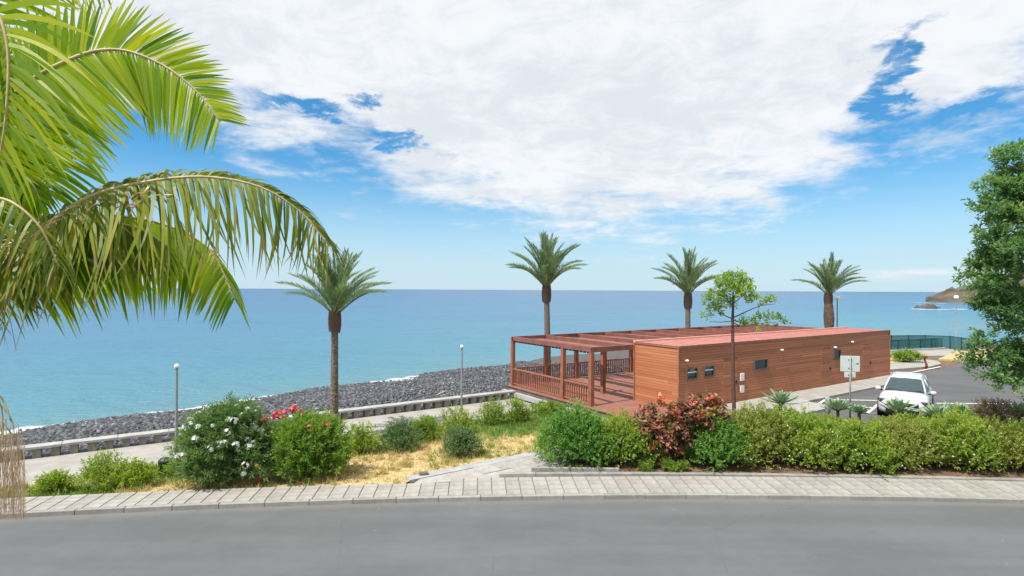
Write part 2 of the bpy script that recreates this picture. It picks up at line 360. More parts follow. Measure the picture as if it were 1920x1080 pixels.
leafmat('grass_blade', [(0, (.45, .345, .15)), (.38, (.52, .415, .20)), (.6, (.32, .33, .09)), (.8, (.15, .24, .045)), (1, (.08, .18, .03))], .35, (1.3, 1.3, .8), rough=.7)
leafmat('petal_white', [(0, (.72, .74, .70)), (1, (.85, .85, .82))], .3, (1, 1, 1))
leafmat('petal_pink', [(0, (.62, .10, .13)), (1, (.78, .22, .24))], .3, (1.1, 1, 1))
tintmat('pebble', [(0, (.014, .016, .020)), (.4, (.055, .062, .074)), (.8, (.135, .143, .158)), (1, (.27, .27, .28))], .8)

# lawn: straw-dry with green and bare patches
def lawn_mat():
    m = bpy.data.materials.new('lawn'); m.use_nodes = True; t = m.node_tree; b = t.nodes['Principled BSDF']
    at = N(t, 'ShaderNodeAttribute', attribute_name='tint'); tc = N(t, 'ShaderNodeTexCoord')
    n = N(t, 'ShaderNodeTexNoise', i_Scale=2.2, i_Detail=6.0, i_Roughness=.65); L(t, tc.outputs['Object'], n.inputs['Vector'])
    n2 = N(t, 'ShaderNodeTexNoise', i_Scale=9.0, i_Detail=4.0); L(t, tc.outputs['Object'], n2.inputs['Vector'])
    base = MIXC(t, SMOOTH(t, n2.outputs['Fac'], .3, .7), (.36, .27, .125), (.50, .395, .205))
    base = MIXC(t, SMOOTH(t, n.outputs['Fac'], .56, .66), base, (.235, .150, .095))
    col = MIXC(t, SMOOTH(t, at.outputs['Fac'], .45, .9), base, (.13, .20, .04))
    L(t, col, b.inputs['Base Color']); b.inputs['Roughness'].default_value = .95; MATS['lawn'] = m
lawn_mat()
def sea_mat():
    m = bpy.data.materials.new('sea'); m.use_nodes = True; t = m.node_tree; b = t.nodes['Principled BSDF']
    ge = N(t, 'ShaderNodeNewGeometry'); sep = N(t, 'ShaderNodeSeparateXYZ'); L(t, ge.outputs['Position'], sep.inputs[0])
    x, y, z = sep.outputs
    vv = M_(t, 'ADD', M_(t, 'MULTIPLY', x, V.x), M_(t, 'MULTIPLY', y, V.y)); uu = M_(t, 'ADD', M_(t, 'MULTIPLY', x, U.x), M_(t, 'MULTIPLY', y, U.y))
    d = M_(t, 'SUBTRACT', vv, M_(t, 'MULTIPLY_ADD', M_(t, 'MINIMUM', uu, 26.0), SHORE[1], SHORE[0]))             # metres out from the waterline
    def nz(s, det, st=(1, 1, 1), r=.6, dist=0.0):
        mp = N(t, 'ShaderNodeMapping'); mp.inputs['Scale'].default_value = st; mp.inputs['Rotation'].default_value = (0, 0, -.35); L(t, ge.outputs['Position'], mp.inputs[0])
        n = N(t, 'ShaderNodeTexNoise', i_Scale=s, i_Detail=det, i_Roughness=r, i_Distortion=dist); L(t, mp.outputs[0], n.inputs['Vector']); return n.outputs['Fac']
    patch = nz(.02, 4, (.5, 1, 1)); far = nz(.0016, 4, (.25, 1, 1))
    dl = M_(t, 'LOGARITHM', M_(t, 'ADD', M_(t, 'ABSOLUTE', d), 4.0), 10.0)
    dl = M_(t, 'ADD', dl, M_(t, 'MULTIPLY', M_(t, 'SUBTRACT', patch, .5), .9)); dl = M_(t, 'ADD', dl, M_(t, 'MULTIPLY', M_(t, 'SUBTRACT', far, .5), .8))
    cr = N(t, 'ShaderNodeValToRGB'); L(t, M_(t, 'MULTIPLY', dl, .25), cr.inputs[0]); e = cr.color_ramp.elements
    stops = [(.12, (.100, .208, .235)), (.30, (.058, .192, .262)), (.45, (.042, .155, .255)), (.60, (.027, .115, .228)), (.80, (.012, .074, .184)), (.95, (.007, .052, .145))]
    while len(e) < len(stops): e.new(.5)
    for k, (p, c) in enumerate(stops): e[k].position = p; e[k].color = (*c, 1)
    # broken white water along the stones
    fn = nz(.55, 6, (1, 1, 1), .65, .6); line = nz(.13, 3)
    band = M_(t, 'ADD', d, M_(t, 'MULTIPLY', M_(t, 'SUBTRACT', line, .5), 7.0))
    near = SMOOTH(t, band, 2.6, -.3); swell = M_(t, 'MULTIPLY', SMOOTH(t, M_(t, 'ABSOLUTE', M_(t, 'SUBTRACT', band, 6.5)), 1.3, 0), .18)
    fo = SMOOTH(t, M_(t, 'ADD', M_(t, 'MULTIPLY', M_(t, 'MAXIMUM', near, swell), .55), M_(t, 'MULTIPLY', fn, .9)), 0.66, .82)
    fo = M_(t, 'MULTIPLY', M_(t, 'MULTIPLY', fo, SMOOTH(t, d, 16, 9)), SMOOTH(t, uu, 44, 34))
    L(t, MIXC(t, M_(t, 'MULTIPLY', fo, .85), cr.outputs[0], (.74, .80, .82)), b.inputs['Base Color'])
    b.inputs['Roughness'].default_value = .22; b.inputs['IOR'].default_value = 1.33; b.inputs['Specular IOR Level'].default_value = .38
    w = M_(t, 'ADD', M_(t, 'MULTIPLY', nz(.16, 7, (.4, 1, 1), .68, .4), 1.0), M_(t, 'MULTIPLY', nz(1.2, 5, (.5, 1, 1), .65), .34)); w = M_(t, 'ADD', w, M_(t, 'MULTIPLY', nz(.035, 4, (.3, 1, 1)), 2.0))
    bp = N(t, 'ShaderNodeBump', i_Strength=1.0, i_Distance=1.5); L(t, w, bp.inputs['Height']); L(t, bp.outputs[0], b.inputs['Normal'])
    MATS['sea'] = m
SEA_Z = -3.5
SHORE = (45.0, .26)                                  # waterline v = 45 + .26 u
sea_mat()

# ------------------------------------------------------------------ the setting
rng = np.random.default_rng(5); random.seed(5)
def kerb_y(x): return 13.97 - .0045 * (x - 6) ** 2            # road edge
def kerb_t(x): return math.atan(-.009 * (x - 6))
def inner_w(x): return 1.08 if x < -1.6 else 1.42             # pavement width
def kp(x, off):                                               # point off metres behind the road edge
    a = kerb_t(x); return Vector((x - math.sin(a) * off, kerb_y(x) + math.cos(a) * off, 0))
PROM_Z, WALL_V = -.40, 24.0
def lawn_z(x, y):
    v = -.549 * x + .836 * y; s = min(1, max(0, (v - 14.4) / 6.4)); s = s * s * (3 - 2 * s)
    return .085 + (PROM_Z + .02 - .085) * s

def grid_sheet(name, rows, mt, attr=None, smooth=True):
    nr, nc = len(rows), len(rows[0]); v = [p for r in rows for p in r]
    f = [(i * nc + j, i * nc + j + 1, (i + 1) * nc + j + 1, (i + 1) * nc + j) for i in range(nr - 1) for j in range(nc - 1)]
    me = npmesh(name, np.array([tuple(p) for p in v]), np.array(f), {'tint': attr} if attr is not None else None, smooth)
    return tag(link(name, me, mt), kind='structure')
def sheet(name, poly, z, mt, depth=.0):
    mb = MB()
    if depth: mb.prism(poly, z - depth, z)
    else: mb.add([(p[0], p[1], z) for p in poly], [tuple(range(len(poly)))])
    return tag(mb.build(name, mt), kind='structure')

def coast(x): return (23.9 + .549 * x) / .836 if x < 34 else float(np.interp(x, [34, 46, 60, 130, 400], [51.0, 54.5, 51, 46, 46]))
xs = np.concatenate([np.arange(-80, 60, 2.0), np.arange(60, 401, 20)])
rows = []
for k in range(40):
    s = k / 39; r = []
    for x in xs:
        c = coast(x); y = -40 + (c + 40) * s; v = -.549 * x + .836 * y
        drop = .38 * min(1, max(0, (v - 15) / 6)) if x < 14 else 0
        r.append((x, y, -.09 - drop))
    rows.append(r)
grid_sheet('ground', rows, MATS['soil'])
# retaining face under the promenade and the far shore edge
mb = MB()
cl = [(x, coast(x)) for x in xs if x < 130]
for (x0, y0), (x1, y1) in zip(cl[:-1], cl[1:]):
    mb.add([(x0, y0 + .01, -.45 if x0 < 14 else -.09), (x1, y1 + .01, -.45 if x1 < 14 else -.09), (x1, y1 + .6, -5), (x0, y0 + .6, -5)], [(0, 1, 2, 3)])
tag(mb.build('terrain', MATS['concrete_dark']), kind='structure')

# sea
mb = MB(); ys = [15, 60, 200, 1000, 6000, 60000]; xs2 = [-60000, -3000, -300, 0, 300, 3000, 60000]
mb.add([(x, y, SEA_Z) for y in ys for x in xs2], [(i * 7 + j, i * 7 + j + 1, (i + 1) * 7 + j + 1, (i + 1) * 7 + j) for i in range(5) for j in range(6)])
tag(mb.build('sea', MATS['sea']), kind='structure')
# beach
def beach_z(u, v):
    e = SHORE[0] + SHORE[1] * u; s = (v - 24.2) / (e - 24.2)
    n = .16 * math.sin(u * .35 + v * .2) + .12 * math.sin(v * .9 + math.sin(u * .2) * 2)
    return -.85 + (SEA_Z + .85) * s ** 1.1 * 1.0 + n * min(1, s * 3) * .6 if s > 0 else -.85
us, vs_ = np.arange(-45, 60, 1.5), np.arange(24.2, 66, 1.0)
mat('beach', (.075, .072, .072), .95, .4, 3.0, .8, 12)
grid_sheet('beach', [[uv(u, v, beach_z(u, v)) for u in us] for v in vs_], MATS['beach'])
# the stones lying on it: far too many to count
def stones():
    n = 170000
    t_ = rng.random(n); u = -30 + 68 * rng.random(n); v0 = 24.3; e = SHORE[0] + SHORE[1] * u + 1.6 + 1.2 * np.sin(u * .5) * np.sin(u * .17 + 1)
    v = v0 + (e - v0) * t_ ** .9
    z = np.array([beach_z(a, b) for a, b in zip(u, v)])
    near = np.clip((v - v0) / (e - v0), 0, 1)
    # small grey gravel near the wall to the right, cobbles near the water and to the left
    coarse = np.clip(near * 1.25 - np.clip((u - 6) / 26, 0, 1) * .55 + .25, .12, 1)
    size = (.032 + .085 * rng.random(n) ** 3.2 + .026 * rng.random(n)) * (.45 + .95 * coarse)
    ico_v = np.array([(1, .1, 0), (.15, 1, -.1), (-1, -.15, .1), (-.1, -1, 0), (.25, -.2, 1), (-.1, .1, -1)], float)
    ico_f = np.array([(0, 1, 4), (1, 2, 4), (2, 3, 4), (3, 0, 4), (1, 0, 5), (2, 1, 5), (3, 2, 5), (0, 3, 5)])
    pos = np.stack([U.x * u + V.x * v, U.y * u + V.y * v, z + size * .25 + rng.random(n) * .06], 1)
    tint = np.clip(rng.beta(1.6, 2.3, n) + (1 - near) * .18 * np.clip(u / 20, 0, 1), 0, 1)
    vv, ff, at = scatter(ico_v, ico_f, pos, rng.normal(size=(n, 3)) * [1, 1, .25], rng.normal(size=(n, 3)) * [.3, .3, 0] + [0, 0, 1], size * 1.35, size, size * .65, tint)
    tag(link('beach_stones', npmesh('beach_stones', vv, ff, at, True), MATS['pebble']), 'dark grey rounded stones covering the beach down to the water', 'stones', kind='stuff')
stones()

# road and the pavement on this side
xs3 = np.arange(-60, 62, 2.0)
grid_sheet('road', [[(x, kerb_y(x) - 7.4 + 7.42 * s, 0.0) for x in xs3] for s in np.linspace(0, 1, 5)], MATS['asphalt'])
mb = MB()
for x0 in np.arange(-60, 60, 2.0):
    p = [(x0, kerb_y(x0) - 12.5), (x0 + 2, kerb_y(x0 + 2) - 12.5), (x0 + 2, kerb_y(x0 + 2) - 7.4), (x0, kerb_y(x0) - 7.4)]
    mb.add([(a, b, .11) for a, b in p] + [(p[3][0], p[3][1], -.05), (p[2][0], p[2][1], -.05)], [(0, 1, 2, 3), (3, 2, 5, 4)])
tag(mb.build('near_pavement', MATS['slab']), kind='structure')

# pavement across the road: mortar bed, kerb stones, slabs
rowsp = []
PX = [x for x in np.arange(-34, 36.1, .4)]
mb = MB()
for x0, x1 in zip(PX[:-1], PX[1:]):
    a, b = kp(x0, .12), kp(x1, .12); c, d = kp(x1, inner_w(x1) + .02), kp(x0, inner_w(x0) + .02)
    mb.add([(p.x, p.y, .092) for p in (a, b, c, d)] + [(d.x, d.y, -.1), (c.x, c.y, -.1)], [(0, 1, 2, 3), (3, 2, 5, 4)])
pavement = tag(mb.build('pavement', MATS['mortar']), kind='structure')
def shared_box(name, d, bev, mt):
    mb = MB(); x, y, z = d[0] / 2, d[1] / 2, d[2]
    b = bev
    vs = [(-x, -y, 0), (x, -y, 0), (x, y, 0), (-x, y, 0), (-x, -y, z - b), (x, -y, z - b), (x, y, z - b), (-x, y, z - b), (-x + b, -y + b, z), (x - b, -y + b, z), (x - b, y - b, z), (-x + b, y - b, z)]
    fs = [(3, 2, 1, 0), (8, 9, 10, 11)] + [(i, (i + 1) % 4, 4 + (i + 1) % 4, 4 + i) for i in range(4)] + [(4 + i, 4 + (i + 1) % 4, 8 + (i + 1) % 4, 8 + i) for i in range(4)]
    me = mb.add(vs, fs).mesh(name); me.materials.append(mt); return me
kerb_me = shared_box('kerb_stone', (1.035, .13, .215), .012, MATS['kerb'])
x = -18.0
while x < 19:
    p = kp(x, .065); o = link('kerb_stone', kerb_me, None, pavement); o.location = (p.x, p.y, -.1 + random.uniform(-.004, .004)); o.rotation_euler = (0, 0, kerb_t(x)); x += 1.045
slab_me = [shared_box('slab', (.350, w, .05), .006, MATS['slab']) for w in (.455, .625)]
x = -13.6; nslab = 0
while x < 15.6:
    w = inner_w(x); rows_n = 2; wid = .465 if w < 1.2 else .635
    for r in range(rows_n):
        p = kp(x, .135 + wid * (r + .5)); o = link('slab', slab_me[0 if w < 1.2 else 1], None, pavement)
        o.location = (p.x, p.y, .062 + random.uniform(-.003, .003)); o.rotation_euler = (random.uniform(-.004, .004), random.uniform(-.004, .004), kerb_t(x)); nslab += 1
    x += .37
# edging stones behind the pavement, and at the planting bed
def edging(name, pts, w, z0, z1, mt):
    mb = MB()
    for (ax, ay), (bx, by) in zip(pts[:-1], pts[1:]):
        c = ((ax + bx) / 2, (ay + by) / 2, (z0 + z1) / 2); l = math.hypot(bx - ax, by - ay); mb.box(c, (l - .008, w, z1 - z0), math.atan2(by - ay, bx - ax))
    return mb
ep = [kp(x, 1.52) for x in np.arange(-.25, 32, 1.0)]
for k, (a, b) in enumerate(zip(ep[:-1], ep[1:])):
    mb = edging('e', [(a.x, a.y), (b.x, b.y)], .16, -.1, .19 - min(.05, .006 * k), None); mb.build('edging_stone', MATS['kerb'], pavement, .008)

# lawn between pavement, path and promenade
lx0, lx1 = -34.0, 5.45
rows = []; tint = []
def green_at(x, y):
    u, v = to_uv(x, y)
    g = .45 * math.sin(x * .9 + y * .5) * math.sin(y * .8 - x * .3) + .2 * math.sin(x * 2.3 - y * 1.1)
    g += max(0, min(1, (u - 10.5) / 3.2)) * max(0, min(1, (v - 15.3) / 2)) * 1.1
    g += .22 * math.sin(x * .37 + 1.0) + .75 * math.exp(-((v - 19.2) / 1.9) ** 2) * (1 if u > 0 else .9) + .25 * math.exp(-((x + 11) / 3.0) ** 2)
    return g
PATH_V0, PATH_V1 = 12.75, 14.0
for k in range(46):
    s = k / 45; r = []
    for x in np.linspace(lx0, lx1, 110):
        y0 = kp(x, inner_w(x) + .02).y; u0, v0 = to_uv(x, y0)
        if v0 < PATH_V1 + .33 and x > -2.6: y0 = max(y0, (PATH_V1 + .33 + .549 * x) / .836)
        y1 = max(y0, min((20.95 + .549 * x) / .836, (15.95 - .836 * x) / .549))
        y = y0 + (y1 - y0) * s; 
        u, v = to_uv(x, y)
        r.append((x, y, lawn_z(x, y) + .012 * math.sin(x * 3.1) * math.sin(y * 2.7) * min(1, s * 6) * min(1, (1 - s) * 6))); tint.append(green_at(x, y))
    rows.append(r)
grid_sheet('lawn', rows, MATS['lawn'], np.array(tint))
def grass():
    n = 125000; x = -15 + 26 * rng.random(n); y = 12.8 + 20 * rng.random(n)
    ok = np.zeros(n, bool); z = np.zeros(n); ti = np.zeros(n)
    for i in range(n):
        u, v = to_uv(x[i], y[i])
        if v > 20.9 or u > 15.9: continue
        y0 = kp(x[i], inner_w(x[i]) + .05).y
        if y[i] < y0 or (x[i] > -2.6 and v < PATH_V1 + .38): continue
        g = green_at(x[i], y[i]); ok[i] = True; z[i] = lawn_z(x[i], y[i]) - .01; ti[i] = np.clip(.31 + .60 * np.clip(g, -.3, 1.0) + rng.normal() * .13, 0, 1)
    ok &= rng.random(n) < (.6 + .4 * ti)
    pos = np.stack([x, y, z], 1)[ok]; ti = ti[ok]; m = len(pos)
    c = rng.choice(m, 1500); tp, tt_ = [], []                              # taller tufts standing out of the turf
    for i in c:
        k = rng.integers(10, 26); tp.append(pos[i] + np.stack([rng.normal(size=k) * .05, rng.normal(size=k) * .05, np.zeros(k)], 1)); tt_.append(np.clip(ti[i] + rng.normal() * .2 + rng.normal(size=k) * .06, 0, 1))
    tp, tt_ = np.concatenate(tp), np.concatenate(tt_); nt = len(tp)
    pos = np.concatenate([pos, tp]); ti = np.concatenate([ti, tt_]); m0 = m; m = len(pos)
    D = np.stack([rng.normal(size=m) * .75, rng.normal(size=m) * .75, np.ones(m)], 1)
    ln = (.06 + .13 * rng.random(m)) * (.8 + .8 * ti); ln[m0:] = .12 + .16 * rng.random(nt); wd = np.full(m, .017); wd[m0:] = .024
    tv = np.array([[0, .5, 0], [0, -.5, 0], [1, 0, .15]]); tf = np.array([[0, 1, 2]])
    v, f, at = scatter(tv, tf, pos, D, rng.normal(size=(m, 3)), ln, wd, ln, ti)
    tag(link('grass', npmesh('grass', v, f, at), MATS['grass_blade']), 'straw-dry grass with green patches covering the lawn', 'grass', kind='stuff')
grass()

# footpath to the terrace: bed, slabs, smooth concrete margin
path = sheet('footpath', [(kp(-2.55, 1.06).x, kp(-2.55, 1.06).y), (kp(-.3, 1.40).x, kp(-.3, 1.40).y), (kp(.9, 1.40).x, kp(.9, 1.40).y), tuple(uv(9.2, PATH_V0)[:2]), tuple(uv(26, PATH_V0)[:2]), tuple(uv(26, PATH_V1)[:2]), tuple(uv(6.2, PATH_V1)[:2])], .088, MATS['slab_path'], .2)
pslab = shared_box('slab', (.60, .60, .05), .006, MATS['slab_path'])
for i in range(16):
    for j in range(2):
        u, v = 7.55 + i * .61 + (.3 if j else 0), PATH_V1 - .31 - j * .61
        p = uv(u, v)
        if p.y < kp(p.x, 1.85).y + .02: continue
        o = link('slab', pslab, None, path); o.location = (p.x, p.y, .062 + random.uniform(-.003, .003)); o.rotation_euler = (0, 0, UV_ANG)
mb = MB(); a = uv(5.9, PATH_V1 + .17); mb.box(uv(16, PATH_V1 + .17, .03), (20.2, .34, .17), UV_ANG); mb.build('path_margin', MATS['concrete_blue'], path, .01)
e0 = G(998, 886, .1); mb = MB(); mb.box((e0.x + 1.25, e0.y + .02, .12), (2.5, .1, .24), -.02); mb.build('edging_stone', MATS['kerb'], path, .008)
mb = MB(); q = G(797, 893, .1); mb.box((q.x - .02, q.y + .1, .13), (.24, .16, .12), .3); mb.build('corner_stone', MATS['concrete_dark'], path, .03)

# planting bed behind the pavement, car park, walkway along the kiosk
bed = [tuple(kp(.95, 1.5)[:2])] + [tuple(kp(x, 1.5)[:2]) for x in np.arange(2, 31, 2.0)] + [(31, 15.6), (20.6, 17.4), (15.2, 21.0), (11.2, 22.6), tuple(uv(20, 13.1)[:2]), tuple(uv(9.6, 12.72)[:2])]
sheet('planting_bed', bed, .10, MATS['soil'], .2)
lot = [tuple(uv(17, 13.0)[:2]), (9.5, 18.5), (18, 16.4), (31, 14.9), (140, 14), (140, 44), (62, 47), (50, 49.5), tuple(uv(56, 16)[:2]), tuple(uv(17, 14.4)[:2])]
sheet('car_park', lot, -.03, MATS['asphalt_lot'])
sheet('walkway', [tuple(uv(15.0, 14.0)[:2]), tuple(uv(39.6, 14.35)[:2]), tuple(uv(39.6, 15.85)[:2]), tuple(uv(15.0, 15.85)[:2])], .07, MATS['concrete'], .2)
def stripe(p0, p1, w, name='road_marking'):
    p0, p1 = Vector(p0), Vector(p1); d = (p1 - p0); d.z = 0; n = Vector((-d.y, d.x, 0)).normalized() * w / 2
    return MB().add([p0 - n, p1 - n, p1 + n, p0 + n], [(0, 1, 2, 3)])
BAY = Vector((.676, .737, 0)); BAYN = Vector((.737, -.676, 0))
mk = MB(); cz = -.024
lines = [(G(1512, 771, cz), G(1551, 748, cz)), (G(1628, 774, cz), G(1656, 751, cz)), (G(1548, 749, cz), G(1662, 751, cz)), (G(1535, 761, cz), G(1640, 764, cz)), (G(1757, 756, cz), G(1905, 757, cz)), (G(1664, 707, cz), G(1764, 687.5, cz)), (G(1664, 699, cz), G(1716, 697.5, cz))]
for a, b in lines: s = stripe(a, b, .12); mk.add(s.v, s.f)
lotm = tag(mk.build('road_marking', MATS['paint']), kind='structure')
# end of the car park: pale footway, weedy patch, dry bank
sheet('far_footway', [tuple(G(x, y)[:2]) for x, y in ((1640, 696), (1700, 691.5), (1745, 688), (1766, 683), (1758, 677), (1725, 674), (1690, 681), (1640, 684))], .04, MATS['concrete'], .2)
sheet('weedy_patch', [tuple(G(x, y)[:2]) for x, y in ((1640, 684), (1690, 680.5), (1722, 673.5), (1716, 668), (1640, 668))], .05, MATS['lawn'], .2)
sheet('far_platform', [tuple(G(x, y)[:2]) for x, y in ((1640, 668), (1716, 668), (1790, 667), (1800, 654), (1640, 656))], .03, MATS['concrete'], .2)
sheet('dry_bank', [tuple(G(x, y)[:2]) for x, y in ((1760, 674), (1830, 678), (1900, 672), (1900, 654), (1800, 657))], .055, MATS['lawn'], .2)

# promenade
sheet('promenade', [tuple(uv(-50, 20.9)[:2]), tuple(uv(16.2, 20.9)[:2]), tuple(uv(16.2, 24.0)[:2]), tuple(uv(-50, 24.0)[:2])], PROM_Z, MATS['concrete'], .3)

# low parapet: piers, cap slabs, low step behind
pw = root('parapet_wall', uv(0, WALL_V + .2, PROM_Z), 'low grey parapet with gaps and flat capping along the promenade and beach', 'wall', rz=UV_ANG)
pier_me = shared_box('pier', (.22, .34, .32), .012, MATS['pier']); cap_me = shared_box('cap_slab', (1.54, .44, .085), .012, MATS['cap'])
for k in range(97):
    o = link('pier', pier_me, None, pw); o.location = (-31.6 + k * .49, 0, -.01)
for k in range(31):
    o = link('cap_slab', cap_me, None, pw); o.location = (-31.2 + k * 1.55, 0, .312 + random.uniform(-.003, .003))
mb = MB(); mb.box((-7.5, .10, -.12), (48, .2, .32)); mb.build('plinth', MATS['cap'], pw)

# ------------------------------------------------------------------ timber terrace with pergola
u0, un = 16.4, 38.7; vN, vM, vF = 18.5, 20.5, 24.85; DZ = .13; TOP = 2.77
pg = root('pergola_terrace', uv(u0, vN, 0), 'reddish brown timber terrace with open beam pergola and slatted railings', 'pergola', rz=UV_ANG)
def lc(u, v, z): return (u - u0, v - vN, z)            # terrace coordinates
mb = MB(); b0, b1 = 15.75, 25.15
nb = int((b1 - b0) / .145)
dv, df, dt = [], [], []
for k in range(nb):                                    # deck boards: too thin in the picture to pick apart
    v = b0 + (k + .5) * .145; um = 19.2 if v < 18.4 else 39.0
    mb.box(((16.1 + um) / 2 - u0, v - vN, DZ - .014 + random.uniform(-.0015, .0015)), (um - 16.1, .137, .028))
o = mb.build('deck_boards', MATS['deckwood'], pg); o['kind'] = 'stuff'
mb = MB(); mb.box(((16.15 + 39) / 2 - u0, (18.5 + 25.1) / 2 - vN, -.09), (22.85, 6.6, .36)); mb.box(((16.15 + 19.1) / 2 - u0, (15.8 + 18.5) / 2 - vN, -.09), (2.95, 2.7, .36)); mb.build('deck_frame', MATS['concrete_dark'], pg)
mb = MB(); mb.box((16.02 - u0, (15.4 + 25.2) / 2 - vN, -.21), (.22, 9.8, .22)); mb.build('deck_kerb', MATS['cap'], pg)
mb = MB(); mb.box(((16.6 + 39) / 2 - u0, (24.0 + 24.9) / 2 - vN, -1.5), (22.4, .9, 2.4)); mb.build('deck_footing', MATS['concrete_dark'], pg)
post_me = {}
def post(u, v, w=.19):
    key = round(w, 3)
    if key not in post_me:
        m_ = MB(); m_.box((0, 0, (TOP - .24 - DZ) / 2), (w, w, TOP - .24 - DZ)); post_me[key] = m_.mesh('post'); post_me[key].materials.append(MATS['postwood'])
    o = link('post', post_me[key], None, pg); o.location = lc(u, v, DZ); return o
pitch = (un - u0) / 10
for v in (vN, vM, vF): post(u0, v)
for k in range(1, 11): post(u0 + k * pitch, vF)
post(19.0 - .05, vM)
for k in (3, 5, 7, 9): post(u0 + k * pitch, vM)
def beam(c, d): m_ = MB(); m_.box(c, d); return m_.build('beam', MATS['beam'], pg, .008)
beam(((un + u0) / 2 - u0, vF - vN, TOP - .12), (un - u0 + .2, .12, .25))
beam(((un + u0) / 2 - u0, 0, TOP - .125), (un - u0 + .2, .12, .24))
for k in range(11):
    beam((k * pitch, (vF - vN) / 2, TOP - .115), (.11, vF - vN - .13, .225))
# folded shade slats hanging under the front beam, one small row
mb = MB()
for k in range(24): mb.box((.02, .22 + k * (vF - vN - .4) / 23, TOP - .265), (.09, .12, .07))
o = mb.build('shade_ends', MATS['black'], pg); o['kind'] = 'stuff'
# slanted louvre boards between the cross beams, lying on the lower ledge
for k in range(10):
    m_ = MB(); m_.box(((k + .5) * pitch + .45, (vF - vN) / 2, TOP - .19), (.62, vF - vN - .16, .03)); m_.build('shade_board', MATS['beam'], pg)
bal_me = shared_box('baluster', (.045, .05, .74), .003, MATS['postwood'])
def railing(p0, p1):
    p0, p1 = Vector(p0), Vector(p1); l = (p1 - p0).length; a = math.atan2(p1.y - p0.y, p1.x - p0.x); c = (p0 + p1) / 2
    r = MB().box((0, 0, .895), (l, .085, .07)).box((0, 0, .115), (l, .06, .06)).build('railing', MATS['postwood'], pg, .005)
    r.location = (c.x, c.y, DZ); r.rotation_euler = (0, 0, a)
    n = int(l / .155)
    for k in range(n):
        o = link('baluster', bal_me, None, r); o.location = ((k + .5) * l / n - l / 2, 0, .13)
railing((0, vM - vN + .1, 0), (0, vF - vN - .1, 0)); railing((0, .1, 0), (0, vM - vN - .1, 0))
for k in range(7): railing((k * pitch + .1, vF - vN, 0), ((k + 1) * pitch - .1, vF - vN, 0))

# ------------------------------------------------------------------ timber-clad kiosk
KU0, KU1, KV0, KV1, KT = 19.0, 38.8, 15.82, 18.42, 2.86
kb = root('kiosk', uv(KU0, KV0, 0), 'long flat-roofed kiosk clad in reddish horizontal timber boards beside the car park', 'building', rz=UV_ANG)
KL, KW = KU1 - KU0, KV1 - KV0
def wall_u(px):                                        # position along the long wall seen at this column
    r = (px - 960) / F; y = KV0 / (V.y + V.x * r); return (U.x * r + U.y) * y - KU0, y
def wall_z(px, py): return H - (py - hor(px)) * wall_u(px)[1] / F
openings = []
for (xa, xb, ya, yb) in ((1287.5, 1307.5, 689.5, 711.5), (1320, 1338.5, 685.5, 706.5), (1414.5, 1438.5, 673.5, 692.5), (1563.5, 1576, 655.5, 672.5)):
    a, b = wall_u(xa)[0], wall_u(xb)[0]; openings.append((a, b, wall_z((xa + xb) / 2, yb), wall_z((xa + xb) / 2, ya)))
doors = []
for (xa, xb) in ((1357.5, 1384), (1541, 1559), (1618, 1634)):
    doors.append((wall_u(xa)[0], wall_u(xb)[0], .10, 2.12))
mb = MB(); mb.box((KL / 2, KW / 2, (KT - .1 + .05) / 2), (KL - .08, KW - .08, KT - .15)); mb.build('wall_core', MATS['postwood'], kb)
def clad(name, origin, ax, length, cuts, nrm, seam=None):
    v, f, ti = [], [], []; bh = (KT - .06) / 24; rr = random.Random(len(name) + int(length * 10))
    for r in range(24):
        z0, z1 = .06 + r * bh + .0015, .06 + (r + 1) * bh - .0015; zm = (z0 + z1) / 2
        x = -rr.random() * 4.4; segs = []
        while x < length:
            x2 = x + 3.4 + rr.random() * 2.0; segs.append((max(0, x), min(length, x2))); x = x2
        out = []
        for a, b in segs:
            pieces = [(a, b)]
            for (ca, cb, c0, c1) in cuts:
                if c0 < zm < c1:
                    np_ = []
                    for p, q in pieces:
                        if q <= ca or p >= cb: np_.append((p, q)); continue
                        if p < ca: np_.append((p, ca))
                        if q > cb: np_.append((cb, q))
                    pieces = np_
            out += [p for p in pieces if p[1] - p[0] > .02]
        for a, b in out:
            tt = min(1, max(0, rr.gauss(.5, .17))); dd = .025
            for (d_, zz) in ((0, 0),):
                k = len(v)
                for (s_, zq, dp) in ((a, z0, 0), (b, z0, 0), (b, z1, 0), (a, z1, 0), (a + .002, z0 + .004, dd), (b - .002, z0 + .004, dd), (b - .002, z1 - .003, dd - .001), (a + .002, z1 - .003, dd - .001)):
                    p = Vector(origin) + Vector(ax) * s_ + Vector(nrm) * dp; v.append((p.x, p.y, zq)); ti.append(tt)
                f += [(k + 4, k + 5, k + 6, k + 7), (k, k + 1, k + 5, k + 4), (k + 3, k + 7, k + 6, k + 2), (k, k + 4, k + 7, k + 3), (k + 1, k + 2, k + 6, k + 5)]
    o = link(name, npmesh(name, np.array(v), np.array(f), {'tint': ti}), MATS['cladding'], kb); o['kind'] = 'stuff'; return o
cuts = openings + doors
clad('wall_boards', (0, .035, 0), (1, 0, 0), KL, cuts, (0, -1, 0))
clad('wall_boards', (.035, KW, 0), (0, -1, 0), KW, [], (-1, 0, 0))
clad('wall_boards', (KL - .035, 0, 0), (0, 1, 0), KW, [], (1, 0, 0))
clad('wall_boards', (KL, KW - .035, 0), (-1, 0, 0), KL, [], (0, 1, 0))
for (x, y) in ((0, 0), (0, KW), (KL, 0), (KL, KW)):
    MB().box((x, y, KT / 2 + .02), (.06, .06, KT - .06)).build('corner_trim', MATS['postwood'], kb)
